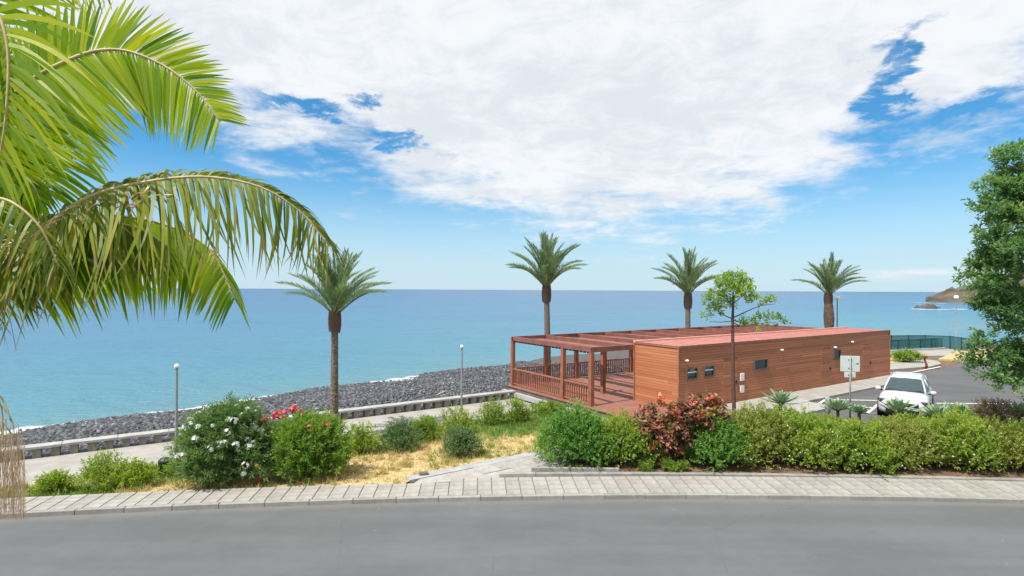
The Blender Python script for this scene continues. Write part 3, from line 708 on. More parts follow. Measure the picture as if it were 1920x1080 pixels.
for a, b, z0, z1 in openings:
    w = MB(); t_ = .045
    w.box(((a + b) / 2, -.005, z0 + t_ / 2), (b - a, .09, t_)).box(((a + b) / 2, -.005, z1 - t_ / 2), (b - a, .09, t_)).box((a + t_ / 2, -.005, (z0 + z1) / 2), (t_, .088, z1 - z0 - 2 * t_)).box((b - t_ / 2, -.005, (z0 + z1) / 2), (t_, .088, z1 - z0 - 2 * t_))
    wo = w.build('window', MATS['window_frame'], kb)
    MB().box(((a + b) / 2, .016, (z0 + z1) / 2), (b - a - 2 * t_, .012, z1 - z0 - 2 * t_)).build('pane', MATS['pane'], wo)
    if a < 3: MB().box(((a + b) / 2, -.012, z0 + (z1 - z0) * .62), (b - a - 2 * t_, .012, .05)).build('glazing_bar', MATS['white_plate'], wo)
for a, b, z0, z1 in doors:
    d = link('door', None); bpy.data.objects.remove(d)
    v, f, ti = [], [], []; nb2 = 17
    m_ = MB()
    for r in range(nb2):
        zz0 = z0 + r * (z1 - z0) / nb2; m_.box(((a + b) / 2, .012, zz0 + .5 * (z1 - z0) / nb2), (b - a - .03, .03, (z1 - z0) / nb2 - .009))
    me = m_.mesh('door'); at_ = me.attributes.new('tint', 'FLOAT', 'POINT'); rv = random.Random(int(a * 10)); at_.data.foreach_set('value', [x for r in range(nb2) for x in [min(1, max(0, rv.gauss(.38, .18)))] * 8])
    d = link('door', me, MATS['cladding'], kb)
    MB().box((b - .13, -.03, 1.02), (.05, .05, .14)).build('handle', MATS['black'], d)
for xa, xb, ya, yb in ((1389, 1395.5, 700, 714), (1389, 1395.5, 723, 736)):
    a, b = wall_u(xa)[0], wall_u(xb)[0]; MB().box(((a + b) / 2, -.01, (wall_z(1392, ya) + wall_z(1392, yb)) / 2), (b - a, .05, wall_z(1392, ya) - wall_z(1392, yb))).build('meter_cover', MATS['white_plate'], kb, .006)
for px, py in ((1287, 676), (1465, 656), (1597, 641), (1565, 651)):
    a = wall_u(px)[0]; z = wall_z(px, py); MB().lathe((a, -.075, z - .05), [(.01, 0), (.055, .015), (.07, .05), (.05, .085), (.01, .1)], 10).box((a, -.01, z), (.09, .05, .05)).build('wall_lamp', MATS['globe'], kb)
mb = MB(); mb.box((KL / 2, KW / 2, KT - .015), (KL + .05, KW + .05, .05))
rf = mb.build('roof', MATS['roofsheet'], kb)
m_ = MB()
for k in range(1, 33): m_.box((k * KL / 33, KW / 2, KT + .02), (.035, KW - .1, .025))
o = m_.build('seams', MATS['roofsheet'], rf); o['kind'] = 'stuff'
MB().box((KL / 2, KW - .02, KT + .05), (KL + .04, .16, .07)).build('flashing', MATS['flash'], rf)
MB().box((KL / 2, -.005, KT + .02), (KL + .06, .05, .05)).build('front_edge', MATS['postwood'], rf)
MB().box((-.005, KW / 2, KT + .02), (.05, KW - .1, .05)).build('end_edge', MATS['postwood'], rf)

# ------------------------------------------------------------------ plants
def sprigs(lobes, n, rs, leaf_n, sp_len, leaf_l, leaf_w, up=.4, droop=0.0, zmin=None, spread=.9, seedfill=.25, tshift=0.0, tvar=.16, ttop=.25):
    """leafy shoots over a heap of rounded lobes [(c, r)], several leaves on each shoot."""
    c = np.array([l[0] for l in lobes], float); r = np.array([l[1] if hasattr(l[1], '__len__') else (l[1],) * 3 for l in lobes], float)
    wgt = (r.prod(1)) ** (2 / 3); k = rs.choice(len(lobes), n, p=wgt / wgt.sum())
    d = norm(rs.normal(size=(n, 3))); d[:, 2] = np.where(d[:, 2] < -.35, -d[:, 2], d[:, 2]); d = norm(d)
    rad = np.where(rs.random(n) < seedfill, .35 + .5 * rs.random(n), .78 + .26 * rs.random(n))
    p = c[k] + d * r[k] * rad[:, None]
    lobe_t = rs.normal(size=len(lobes)) * .10
    ax = norm(d + np.array([0, 0, up]) + rs.normal(size=(n, 3)) * .35)
    t = (np.arange(leaf_n) + .5) / leaf_n
    pos = p[:, None, :] + ax[:, None, :] * (sp_len * (.6 + .8 * rs.random(n)))[:, None, None] * t[None, :, None]
    q = norm(np.cross(ax[:, None, :], rs.normal(size=(n, leaf_n, 3))))
    D = norm(ax[:, None, :] * (.35 + .5 * t[None, :, None]) + q * spread + np.array([0, 0, -droop]))
    pos = pos.reshape(-1, 3); D = D.reshape(-1, 3); m = len(pos)
    Nn = np.array([0, 0, 1.0]) + rs.normal(size=(m, 3)) * .45
    zspan = (pos[:, 2] - pos[:, 2].min()) / max(1e-6, np.ptp(pos[:, 2]))
    tint = np.clip(.38 + tshift + np.repeat(lobe_t[k], leaf_n) + np.tile(t - .5, n) * ttop + rs.normal(size=m) * tvar, 0, 1)
    sc_ = leaf_l * (.7 + .55 * rs.random(m))
    if zmin is not None:
        ok = pos[:, 2] > zmin; pos, D, Nn, tint, sc_ = pos[ok], D[ok], Nn[ok], tint[ok], sc_[ok]
    return scatter(LEAF_V, LEAF_F, pos, D, Nn, sc_, sc_ * (leaf_w / leaf_l), sc_, tint)
def heap(rx, ry, h, n, rs, low=.30):
    """rounded lobes making one shrub of half-width rx, ry and height h, base at the origin."""
    out = []
    for i in range(n):
        a = 2.399 * i + rs.random(); q = ((i + .5) / n) ** .5
        rr = (.40 + .22 * rs.random()) * min(rx, ry, h * .75)
        x, y = math.cos(a) * q * max(.05, rx - rr * .8), math.sin(a) * q * max(.05, ry - rr * .8)
        top = h * (1 - .55 * q ** 2.2) * (.86 + .2 * rs.random())
        out.append(((x, y, max(rr * .55, top - rr)), (rr, rr, rr * .95)))
        if q > .45 and top - rr > rr * .8: out.append(((x * 1.0, y * 1.0, rr * (.5 + .4 * rs.random())), (rr * .95, rr * .95, rr * .9)))
    return out
def stems(lobes, name, mt, parent, r0=.03, rs=random):
    mb = MB()
    for c, r in lobes:
        c = Vector(c); b = Vector((c.x * .12, c.y * .12, 0)); m = (b + c) / 2 + Vector((c.x * .12, c.y * .12, c.z * .1))
        mb.tube([b, m, c], [r0, r0 * .7, r0 * .3], 5, False)
    return mb.build(name, mt, parent)
def bush(name, label, cat, group, loc, rx, ry, h, leaf, mt, nsp, lobes_n=9, leaf_n=12, sp=.22, seed=1, up=.4, spread=.9, droop=0.0, fill=.25, lobes=None, rz=0.0, stem='twig', r0=.03, **kw):
    rs = np.random.default_rng(seed); o = root(name, loc, label, cat, group, rz)
    lb = lobes or heap(rx, ry, h, lobes_n, rs)
    v, f, at = sprigs(lb, nsp, rs, leaf_n, sp, leaf[0], leaf[1], up, droop, .02, spread, fill, **kw)
    link('foliage', npmesh('foliage', v, f, at), MATS[mt], o); stems(lb, 'stems', MATS[stem], o, r0); o['_l'] = 0; del o['_l']
    return o, lb

def flower_mesh(name, mt, rs, n=7, r=.055, pr=.03):
    """a tight head of five-petalled blossoms."""
    pos, D = [], []
    for i in range(n):
        d = norm(rs.normal(size=3) + [0, 0, .6]); c = d * r * (.6 + .5 * rs.random()); a = norm(np.cross(d, rs.normal(size=3))); b = np.cross(d, a)
        for k in range(5):
            w = 2 * math.pi * k / 5; pos.append(c); D.append(a * math.cos(w) + b * math.sin(w) + d * .35)
    pos, D = np.array(pos), np.array(D); v, f, at = scatter(LEAF_V, LEAF_F, pos, D, norm(pos + [0, 0, .01]), pr, pr * .8, pr, rs.random(len(pos)))
    me = npmesh(name, v, f, at); me.materials.append(MATS[mt]); return me
rsf = np.random.default_rng(77)
WHITE = [flower_mesh('flower_cluster', 'petal_white', rsf, 7 + i * 3, .058 + .018 * i, .058) for i in range(3)]
PINK = [flower_mesh('flower_cluster', 'petal_pink', rsf, 9 + i * 3, .065 + .018 * i, .065) for i in range(3)]
def at_px(px, py, z=0.0):
    p = G(px, py, z); return p
def on_lawn(px, py):
    z = 0.0
    for _ in range(8): p = G(px, py, z); z = lawn_z(p.x, p.y)
    return Vector((p.x, p.y, z))
def flowers_on(o, lb, spots, meshes, zsh=0.0):
    """blossom heads at the outside of a shrub, seen at these columns and rows of the picture."""
    for px, py in spots:
        r_ = Vector(((px - 960) / F, 1.0, -(py - hor(px)) / F)); best = None; org = Vector((0, 0, H)) - Vector(o.location)
        for c, rad in lb:
            rr = (rad[0] if hasattr(rad, '__len__') else rad) * 1.13; oc = org - Vector(c); a = r_.dot(r_); b = oc.dot(r_); d = b * b - a * (oc.dot(oc) - rr * rr)
            if d > 0:
                t = (-b - math.sqrt(d)) / a
                if best is None or t < best: best = t
        if best is None:
            best = ((Vector(o.location) - Vector((0, 0, H))).dot(r_) / r_.dot(r_))
        p = org + r_ * best
        f = link('flower_cluster', random.choice(meshes), None, o); f.location = p; f.rotation_euler = (random.uniform(-.4, .4), random.uniform(-.4, .4), random.uniform(0, 6))

# white and pink oleanders beside the pavement
wo_p = Vector((G(412, 908, .08).x, G(412, 912, .08).y + .72, .06)); 
wl, wlb = bush('oleander_shrub', 'large oleander shrub with white blossoms beside the promenade lamp', 'shrub', 'oleanders at the pavement', wo_p, 1.40, 1.05, 1.98, (.13, .026), 'oleander_leaf', 3000, 13, 15, .30, 3, up=.6, spread=.75, fill=.2)
flowers_on(wl, wlb, [(415, 757), (432, 757), (465, 770), (478, 775), (486, 768), (398, 778), (406, 772), (430, 787), (440, 790), (372, 776), (385, 768), (350, 800), (362, 796), (343, 812), (360, 788), (428, 810), (412, 833), (421, 832), (398, 840), (443, 835), (450, 842), (468, 838), (476, 833), (345, 855), (352, 862), (340, 838), (462, 872), (458, 888), (466, 824), (490, 810), (478, 803), (372, 800), (400, 800), (335, 855), (368, 824), (474, 800), (455, 778), (446, 762)], WHITE)
pk_p = Vector((G(568, 900, .08).x, G(568, 906, .08).y + .70, .05))
pl, plb = bush('oleander_shrub', 'bright green oleander shrub with pink blossoms on top next to the white one', 'shrub', 'oleanders at the pavement', pk_p, 1.16, .95, 1.74, (.125, .028), 'oleander2_leaf', 2500, 12, 15, .28, 8, up=.6, spread=.75, fill=.2, tshift=.06)
flowers_on(pl, plb, [(512, 782), (519, 778), (527, 780), (535, 776), (545, 769), (552, 766), (556, 772), (497, 789), (494, 818), (582, 802), (612, 798), (485, 898), (566, 772), (524, 775)], PINK)

# shrubs over the lawn; (column, base row, half width px, height px, kind)
SH = [(105, 925, 28, 36, 'lime_leaf', 'small lime green shrub nearest to the hanging dry palm strands'),
      (192, 918, 52, 66, 'lime_leaf', 'spreading lime green shrub on the strip in front of the promenade, airy top'),
      (252, 915, 38, 48, 'lime_leaf', 'yellow-green shrub between the litter bin and the airy lime shrub'),
      (338, 893, 15, 26, 'lime_leaf', 'small yellow-green sapling right beside the litter bin'),
      (678, 852, 34, 58, 'lime_leaf', 'thin lime green shrub just right of the nearest date palm trunk'),
      (752, 845, 40, 66, 'blue_leaf', 'rounded blue-green shrub in the middle of the dry lawn by the promenade'),
      (800, 828, 34, 52, 'hedge_leaf', 'mid green shrub touching the rounded blue-green shrub on its right'),
      (866, 856, 39, 58, 'blue_leaf', 'dense blue-green shrub standing nearest to the paved footpath'),
      (852, 815, 42, 52, 'lime_leaf', 'bright green shrub in front of the second promenade lamp'),
      (925, 797, 36, 50, 'lime_leaf', 'light green shrub with rosy tips between the lamp and the terrace'),
      (972, 794, 24, 48, 'lime_leaf', 'slender upright shrub closest to the terrace corner')]
for k, (px, py, hw, hp, mt, lab) in enumerate(SH):
    p = on_lawn(px, py); s = p.y / F; airy = mt == 'lime_leaf'
    bush('garden_shrub', lab, 'shrub', 'small shrubs on the lawn', p, hw * s * .95, hw * s * .8, hp * s * .95, (.085, .034) if airy else (.06, .022), mt, 260 if airy else 900, 6 if airy else 8, 11, .24 if airy else .17, 20 + k, up=.9 if airy else .5, spread=.85, fill=.35 if airy else .2, r0=.014)
# low weeds by the terrace
p = on_lawn(1032, 775); bush('garden_shrub', 'low green ground shrub spreading on the lawn beside the terrace edge', 'shrub', 'small shrubs on the lawn', p, .95, .7, .5, (.06, .026), 'hedge_leaf', 700, 8, 10, .14, 61)

# hedge shrubs along the pavement
HB = [(1085, 15.95 + .65, 1.35, 1.05, 1.50, 'hedge_green', 'rounded vivid green hedge shrub at the footpath end of the hedge'),
      (1175, 16.7, 1.2, 1.0, 1.28, 'hedge_leaf', 'hedge shrub just left of the red-leaved copperleaf'),
      (1340, 16.5, 1.15, .95, 1.35, 'hedge_green', 'deep green hedge shrub just right of the copperleaf and under the young tree'),
      (1425, 16.8, 1.45, 1.15, 1.66, 'hedge_olive', 'olive green hedge shrub right of the young tree trunk'),
      (1515, 16.6, 1.55, 1.15, 1.40, 'hedge_leaf', 'bushy hedge shrub with tiny pale blossoms below the parking sign'),
      (1612, 16.3, 1.35, .95, 1.14, 'hedge_leaf', 'lower hedge shrub in front of the two small agaves'),
      (1692, 16.6, 1.5, 1.1, 1.22, 'hedge_olive', 'broad hedge shrub directly in front of the white car'),
      (1788, 16.5, 1.55, 1.1, 1.46, 'hedge_leaf', 'light green hedge shrub right of the white car'),
      (1875, 16.4, 1.2, 1.0, 1.2, 'hedge_olive', 'yellowish hedge shrub below the brown bush'),
      (1965, 16.4, 1.2, 1.0, 1.34, 'hedge_leaf', 'hedge shrub cut by the right picture edge')]
tinyw = [flower_mesh('flower', 'petal_white', rsf, 4, .012, .022) for i in range(2)]
for k, (px, d, rx, ry, h, mt, lab) in enumerate(HB):
    p = Vector(((px - 960) / F * d, d, .1))
    o, lb = bush('hedge_shrub', lab, 'shrub', 'hedge shrubs along the pavement', p, rx, ry, h, (.075, .038), mt, 2300, 15, 11, .25, 40 + k, up=.5, spread=.9, fill=.2, tshift=.06, r0=.022)
    rs2 = np.random.default_rng(500 + k); shoots = [((c[0] + rs2.normal() * .15, c[1] + rs2.normal() * .15, c[2] + r[2] * (1.0 + .25 * rs2.random())), (.10, .10, .16)) for c, r in lb if rs2.random() < .75]
    v_, f_, a_ = sprigs(shoots, 150, rs2, 9, .22, .075, .036, 1.0, 0, .05, .8, .3, .22); link('shoots', npmesh('shoots', v_, f_, a_), MATS['lime_leaf' if k % 3 else mt], o)
    if mt != 'hedge_green':
        flowers_on(o, lb, [(px + random.uniform(-60, 60), random.uniform(795, 880)) for _ in range(12)], tinyw)
# a second row deeper in the bed
HB2 = [(1255, 18.3, 1.2, .9, 1.05, 'hedge_leaf', 'low hedge shrub hidden mostly behind the copperleaf'),
       (1465, 18.8, 1.1, .9, 1.2, 'hedge_leaf', 'hedge shrub around the foot of the largest leftmost agave'),
       (1560, 18.4, 1.15, .9, 1.05, 'hedge_olive', 'low scrubby hedge shrub under the parking sign post'),
       (1690, 18.7, 1.3, .9, 1.05, 'hedge_leaf', 'low hedge shrub between the agaves in front of the car'),
       (1810, 18.5, 1.3, .8, 1.05, 'hedge_leaf', 'low hedge shrub left of the brown bush')]
for k, (px, d, rx, ry, h, mt, lab) in enumerate(HB2):
    p = Vector(((px - 960) / F * d, d, .1)); bush('hedge_shrub', lab, 'shrub', 'hedge shrubs along the pavement', p, rx, ry, h, (.075, .038), mt, 1300, 9, 11, .17, 70 + k, up=.5, r0=.02, tshift=.06)
# loose edging plants at the foot of the copperleaf
p = Vector((G(1245, 890, .1).x, G(1245, 890, .1).y + .3, .1)); bush('ground_plant', 'low light green plant at the pavement edge under the copperleaf', 'plant', None, p, .95, .28, .30, (.05, .024), 'hedge_leaf', 420, 8, 10, .12, 90, r0=.008)

# copperleaf
p = Vector(((1268 - 960) / F * 16.6, 16.6, .1))
rs = np.random.default_rng(12)
clb = []
for (px, py, r) in [(1212, 792, .30), (1238, 772, .28), (1275, 782, .34), (1300, 772, .30), (1332, 766, .30), (1258, 806, .36), (1312, 796, .32), (1240, 832, .34), (1282, 830, .32), (1222, 850, .24), (1345, 785, .22), (1272, 856, .26), (1225, 815, .26), (1298, 820, .24)]:
    q = PD(px, py, 16.5 + rs.normal() * .22) - p; clb.append(((q.x, q.y, q.z), (r, r, r * .9)))
cp, _ = bush('copperleaf_shrub', 'copperleaf shrub with dark bronze and coral red leaves in the green hedge', 'shrub', None, p, 1, 1, 2, (.15, .085), 'copper_leaf', 400, leaf_n=9, sp=.2, seed=15, up=.5, droop=.35, lobes=clb, fill=.3, tvar=.24, tshift=.04, r0=.02)
def tuft(rs, n, l, w, mt):
    D = norm(rs.normal(size=(n, 3)) * [1, 1, .5] + [0, 0, .35]); v, f, at = scatter(LEAF_V * [1, 1, -4], LEAF_F, np.zeros((n, 3)) + D * .02, D - np.array([0, 0, .35]), np.tile([[0, 0, 1.0]], (n, 1)) + rs.normal(size=(n, 3)) * .3, l, w, l, rs.random(n))
    me = npmesh('red_shoot', v, f, at); me.materials.append(MATS[mt]); return me
TUFT = [tuft(rs, 13, .19, .115, 'copper_red') for _ in range(3)]
flowers_on(cp, clb, [(1207, 769), (1272, 772), (1320, 772), (1333, 745), (1239, 747), (1240, 752), (1275, 845), (1222, 838), (1208, 840), (1244, 862), (1300, 755), (1345, 760), (1232, 800), (1312, 778), (1268, 778), (1336, 752), (1258, 825)], TUFT)

# brown bush, agaves
p = Vector(((1866 - 960) / F * 19.0, 19.0, .1)); bush('dry_shrub', 'brownish half-dry rounded bush beside the rightmost agave', 'shrub', None, p, .95, .85, 1.62, (.055, .022), 'brown_leaf', 1300, 9, 12, .2, 95, up=.5, tshift=.1)
def agave_mesh(rs, n=34, L0=.5):
    vs, fs, ti = [], [], []
    for i in range(n):
        q = i / n; a = i * 2.399; e = R(84 - 62 * q ** .9) + rs.normal() * .08; l = L0 * (.62 + .45 * q) * (.9 + .2 * rs.random()); w = .075 * (.8 + .3 * rs.random())
        hx = Vector((math.cos(a), math.sin(a), 0)); sd = Vector((-hx.y, hx.x, 0)); k = len(vs); tt = min(1, max(0, .5 + rs.normal() * .18))
        prof = [(0, .75), (.25, .95), (.55, 1.0), (.82, .62), (1.0, .03)]
        for t, wv in prof:
            ee = e + .28 * t * t - .35 * t; c = hx * (math.cos(ee) * l * t) + Vector((0, 0, math.sin(ee) * l * t)); nz = Vector((-hx.x * math.sin(ee), -hx.y * math.sin(ee), math.cos(ee)))
            vs += [c + sd * w * wv + nz * w * wv * .35, c - nz * .004, c - sd * w * wv + nz * w * wv * .35]; ti += [tt + t * .15] * 3
        for j in range(4):
            for s in (0, 1): fs.append((k + 3 * j + s, k + 3 * j + s + 1, k + 3 * j + s + 4, k + 3 * j + s + 3))
    me = npmesh('leaf_rosette', np.array([tuple(v) for v in vs]), np.array(fs), {'tint': np.clip(ti, 0, 1)}, True); me.materials.append(MATS['agave_leaf']); return me
AG = [(1465, 759, 21.0, .62, 'leftmost agave rosette rising behind the hedge in front of the kiosk wall'), (1572, 771, 20.2, .52, 'agave rosette left of the parking sign post behind the hedge'),
      (1612, 776, 19.8, .38, 'smallest agave rosette right of the parking sign post'), (1686, 775, 20.0, .62, 'spiky agave rosette standing in front of the white car bonnet'),
      (1757, 787, 19.3, .58, 'agave rosette in front of the right headlight of the white car'), (1800, 781, 19.6, .56, 'agave rosette right of the car, next to another agave'), (1912, 783, 19.2, .62, 'agave rosette at the right picture edge beside the brown bush')]
for k, (px, py, d, l, lab) in enumerate(AG):
    q = PD(px, py, d); o = root('agave', (q.x, q.y, .08), lab, 'agave', 'agaves behind the hedge'); rs = np.random.default_rng(200 + k)
    r_ = link('leaf_rosette', agave_mesh(rs, 40, l * 1.32), None, o); r_.location = (0, 0, q.z - .08)
    MB().tube([(0, 0, 0), (.03, .02, (q.z - .08) * .5), (0, 0, q.z - .04)], [.06, .05, .055], 8).build('stem', MATS['twig'], o)

# weeds by the far fence
p = G(1700, 678, .05); bush('garden_shrub', 'small green shrub on the weedy patch before the green fence', 'shrub', None, p, 1.2, .7, .75, (.16, .06), 'hedge_leaf', 300, 7, 9, .3, 111, r0=.02)

# ------------------------------------------------------------------ date palms
def frond_mesh(rs, e0, bend, Ln=2.15, n=58):
    """one feather leaf in the x-z plane, starting at the origin."""
    pts = []; p = np.zeros(3); steps = 24; tang = []
    for i in range(steps + 1):
        t = i / steps; a = e0 - bend * t ** 1.6; d = np.array([math.cos(a), 0, math.sin(a)]); pts.append(p.copy()); tang.append(d); p = p + d * Ln / steps
    pts, tang = np.array(pts), np.array(tang); P, D, Nn, Ls, Ws = [], [], [], [], []
    for i in range(n):
        t = .13 + .87 * i / (n - 1); x = t * steps; k = min(int(x), steps - 1); c = pts[k] + (pts[k + 1] - pts[k]) * (x - k); T = tang[k]; up = np.array([-T[2], 0, T[0]])
        for s in (-1, 1):
            dd = T * (.62 + .5 * t) + np.array([0, s * (.85 - .25 * t), 0]) + up * .42 + rs.normal(size=3) * .09
            P.append(c); D.append(dd); Nn.append(up + rs.normal(size=3) * .25); Ls.append(.40 * (1 - .45 * abs(t - .38) / .62) * (.45 if t < .2 else 1) * (.9 + .2 * rs.random())); Ws.append(.030)
    tv = np.array([[0, .4, 0], [.5, .5, .01], [1, 0, -.06], [.5, -.5, .01], [0, -.4, 0]]); tf = np.array([[0, 1, 2, 3], [0, 3, 4, 4]])
    tv = np.array([[0, 0, 0], [.4, .5, .02], [1, 0, -.05], [.4, -.5, .02]])
    v, f, at = scatter(tv, LEAF_F, np.array(P), np.array(D), np.array(Nn), np.array(Ls), np.array(Ws), np.array(Ls), np.clip(.45 + rs.normal(size=len(P)) * .2, 0, 1))
    leaf = npmesh('frond', v, f, at); leaf.materials.append(MATS['date_leaf'])
    m = MB().tube([tuple(q) for q in pts[::3]], list(np.linspace(.03, .006, len(pts[::3]))), 5, False).mesh('rachis'); m.materials.append(MATS['rachis_date'])
    return leaf, m
rsd = np.random.default_rng(31)
FR = [[frond_mesh(rsd, R(e), R(b)) for _ in range(2)] for e, b in ((85, 16), (75, 32), (62, 46), (47, 54))]
def date_palm(base, top_z, crown_r, tr, lab, bulge_n, seed, thick=False, lean=(0, 0)):
    rs = np.random.default_rng(seed); h = top_z - base[2]; o = root('date_palm', base, lab, 'palm tree', 'date palms along the promenade')
    # trunk with old leaf scars in spiralling rows
    nz, na = int(h / .045), 16; vs, fs = [], []
    for i in range(nz + 1):
        z = h * i / nz; k = z / h; r = tr * (1.12 - .25 * k + .35 * math.exp(-z / .25)); 
        if thick: r = tr * (1.0 + .45 * math.exp(-((k - .74) / .2) ** 2))
        for j in range(na):
            a = 2 * math.pi * j / na; scar = .10 * ((z / .13 + a * 3 / (2 * math.pi)) % 1.0) + .03 * rs.normal()
            vs.append((math.cos(a) * r * (1 + scar) + lean[0] * k * k, math.sin(a) * r * (1 + scar) + lean[1] * k * k, z))
    fs = [(i * na + j, i * na + (j + 1) % na, (i + 1) * na + (j + 1) % na, (i + 1) * na + j) for i in range(nz) for j in range(na)]
    link('trunk', npmesh('trunk', np.array(vs), np.array(fs)), MATS['bark_palm' if not thick else 'bark_pine'], o)
    T = Vector((lean[0], lean[1], h)); bh = bulge_n
    # swollen crown of cut leaf bases
    m = MB(); n = 110
    for i in range(n):
        q = i / n; a = i * 2.399; z = -bh * .55 + bh * 1.25 * q; r = tr * (1.0 + .38 * math.sin(min(1, max(0, .12 + q * .86)) * math.pi) ** .8) * (1 if not thick else .85)
        c = T + Vector((math.cos(a) * r * .92, math.sin(a) * r * .92, z)); d = Vector((math.cos(a) * .75, math.sin(a) * .75, 1.0)).normalized(); s = d.cross(Vector((0, 0, 1))).normalized(); nn = s.cross(d)
        w, l = .055, .13
        m.add([c + s * w, c - s * w, c - s * w * .7 + d * l, c + s * w * .7 + d * l, c + s * w - nn * .05, c - s * w - nn * .05], [(0, 1, 2, 3), (4, 5, 1, 0), (0, 3, 4), (1, 5, 2), (3, 2, 5, 4)])
    m.lathe(T + Vector((0, 0, -bh * .6)), [(tr * .7, 0), (tr * .85, bh * .45), (tr * .8, bh * .9), (tr * .4, bh * 1.3)], 12)
    m.build('crown_base', MATS['bark_pine'], o)
    nf = 27 + seed % 3 * 3
    for i in range(nf):
        q = (i + .5) / nf; b = min(3, int(q ** .8 * 4)); leaf, rach = FR[b][i % 2]
        fo = link('frond', leaf, None, o); fo.location = T + Vector((math.cos(i * 2.399) * .07, math.sin(i * 2.399) * .07, bh * (.75 - .35 * q)))
        s = crown_r / 2.0 * (.92 + .2 * rs.random()); fo.scale = (s, s, s); fo.rotation_euler = (rs.normal() * .12, rs.normal() * .07, i * 2.399 + seed * 1.3 + rs.normal() * .3)
        link('rachis', rach, None, fo)
    return o
def pz(px, py, d): return PD(px, py, d).z
d1 = 20.9; b = PD(628, 800, d1); date_palm(Vector((b.x, b.y, lawn_z(b.x, b.y) - .02)), pz(627, 606, d1), 2.14, .135, 'nearest date palm with tall slim trunk behind the pink oleander', .62, 1)
d2 = 31.6; b = PD(1028, 600, d2); date_palm(Vector((b.x, b.y, -.9)), pz(1027, 553, d2), 2.62, .165, 'date palm rising behind the open front of the pergola', .75, 2, lean=(-.1, 0))
d3 = 38.5; b = PD(1290, 600, d3); date_palm(Vector((b.x, b.y, -.9)), pz(1290, 566, d3), 2.72, .18, 'date palm behind the pergola roof left of the young tree', .85, 3)
d4 = 44.5; b = PD(1556, 600, d4); date_palm(Vector((b.x, b.y, -.9)), pz(1552, 562, d4), 2.62, .25, 'date palm with thick shaggy trunk behind the far end of the kiosk', .8, 4, True, lean=(-.12, 0))

# ------------------------------------------------------------------ feather palm close to the camera, its crown beyond the left picture edge
crown = Vector((-5.75, 4.75, 5.15))
fp = root('feather_palm', (crown.x - .15, crown.y, .1), 'close feather palm arching bright yellow-green fronds in from the upper left', 'palm tree')
def fl(p): return p - Vector(fp.location)
mb = MB(); hh = crown.z - .1
mb.tube([(0, 0, -.1), (0, 0, .5), (.03, 0, 2.0), (.06, 0, 3.6), (.12, 0, hh - .35)], [.22, .17, .15, .14, .13], 14); mb.build('trunk', MATS['bark_grey'], fp)
mat('crownshaft', (.16, .24, .07), .45, .2, 4.0); MB().tube([(.12, 0, hh - .4), (.13, 0, hh - .1), (.15, 0, hh + .35)], [.14, .16, .07], 14).build('crownshaft', MATS['crownshaft'], fp)
def spline(P, n):
    P = [np.array(p) for p in P]; P = [2 * P[0] - P[1]] + P + [2 * P[-1] - P[-2]]; out = []
    seg = len(P) - 3
    for i in range(n + 1):
        x = min(i / n * seg, seg - 1e-6); k = int(x); t = x - k; a, b, c, d = P[k:k + 4]
        out.append(.5 * ((2 * b) + (c - a) * t + (2 * a - 5 * b + 4 * c - d) * t * t + (3 * b - a - 3 * c + d) * t ** 3))
    return np.array(out)
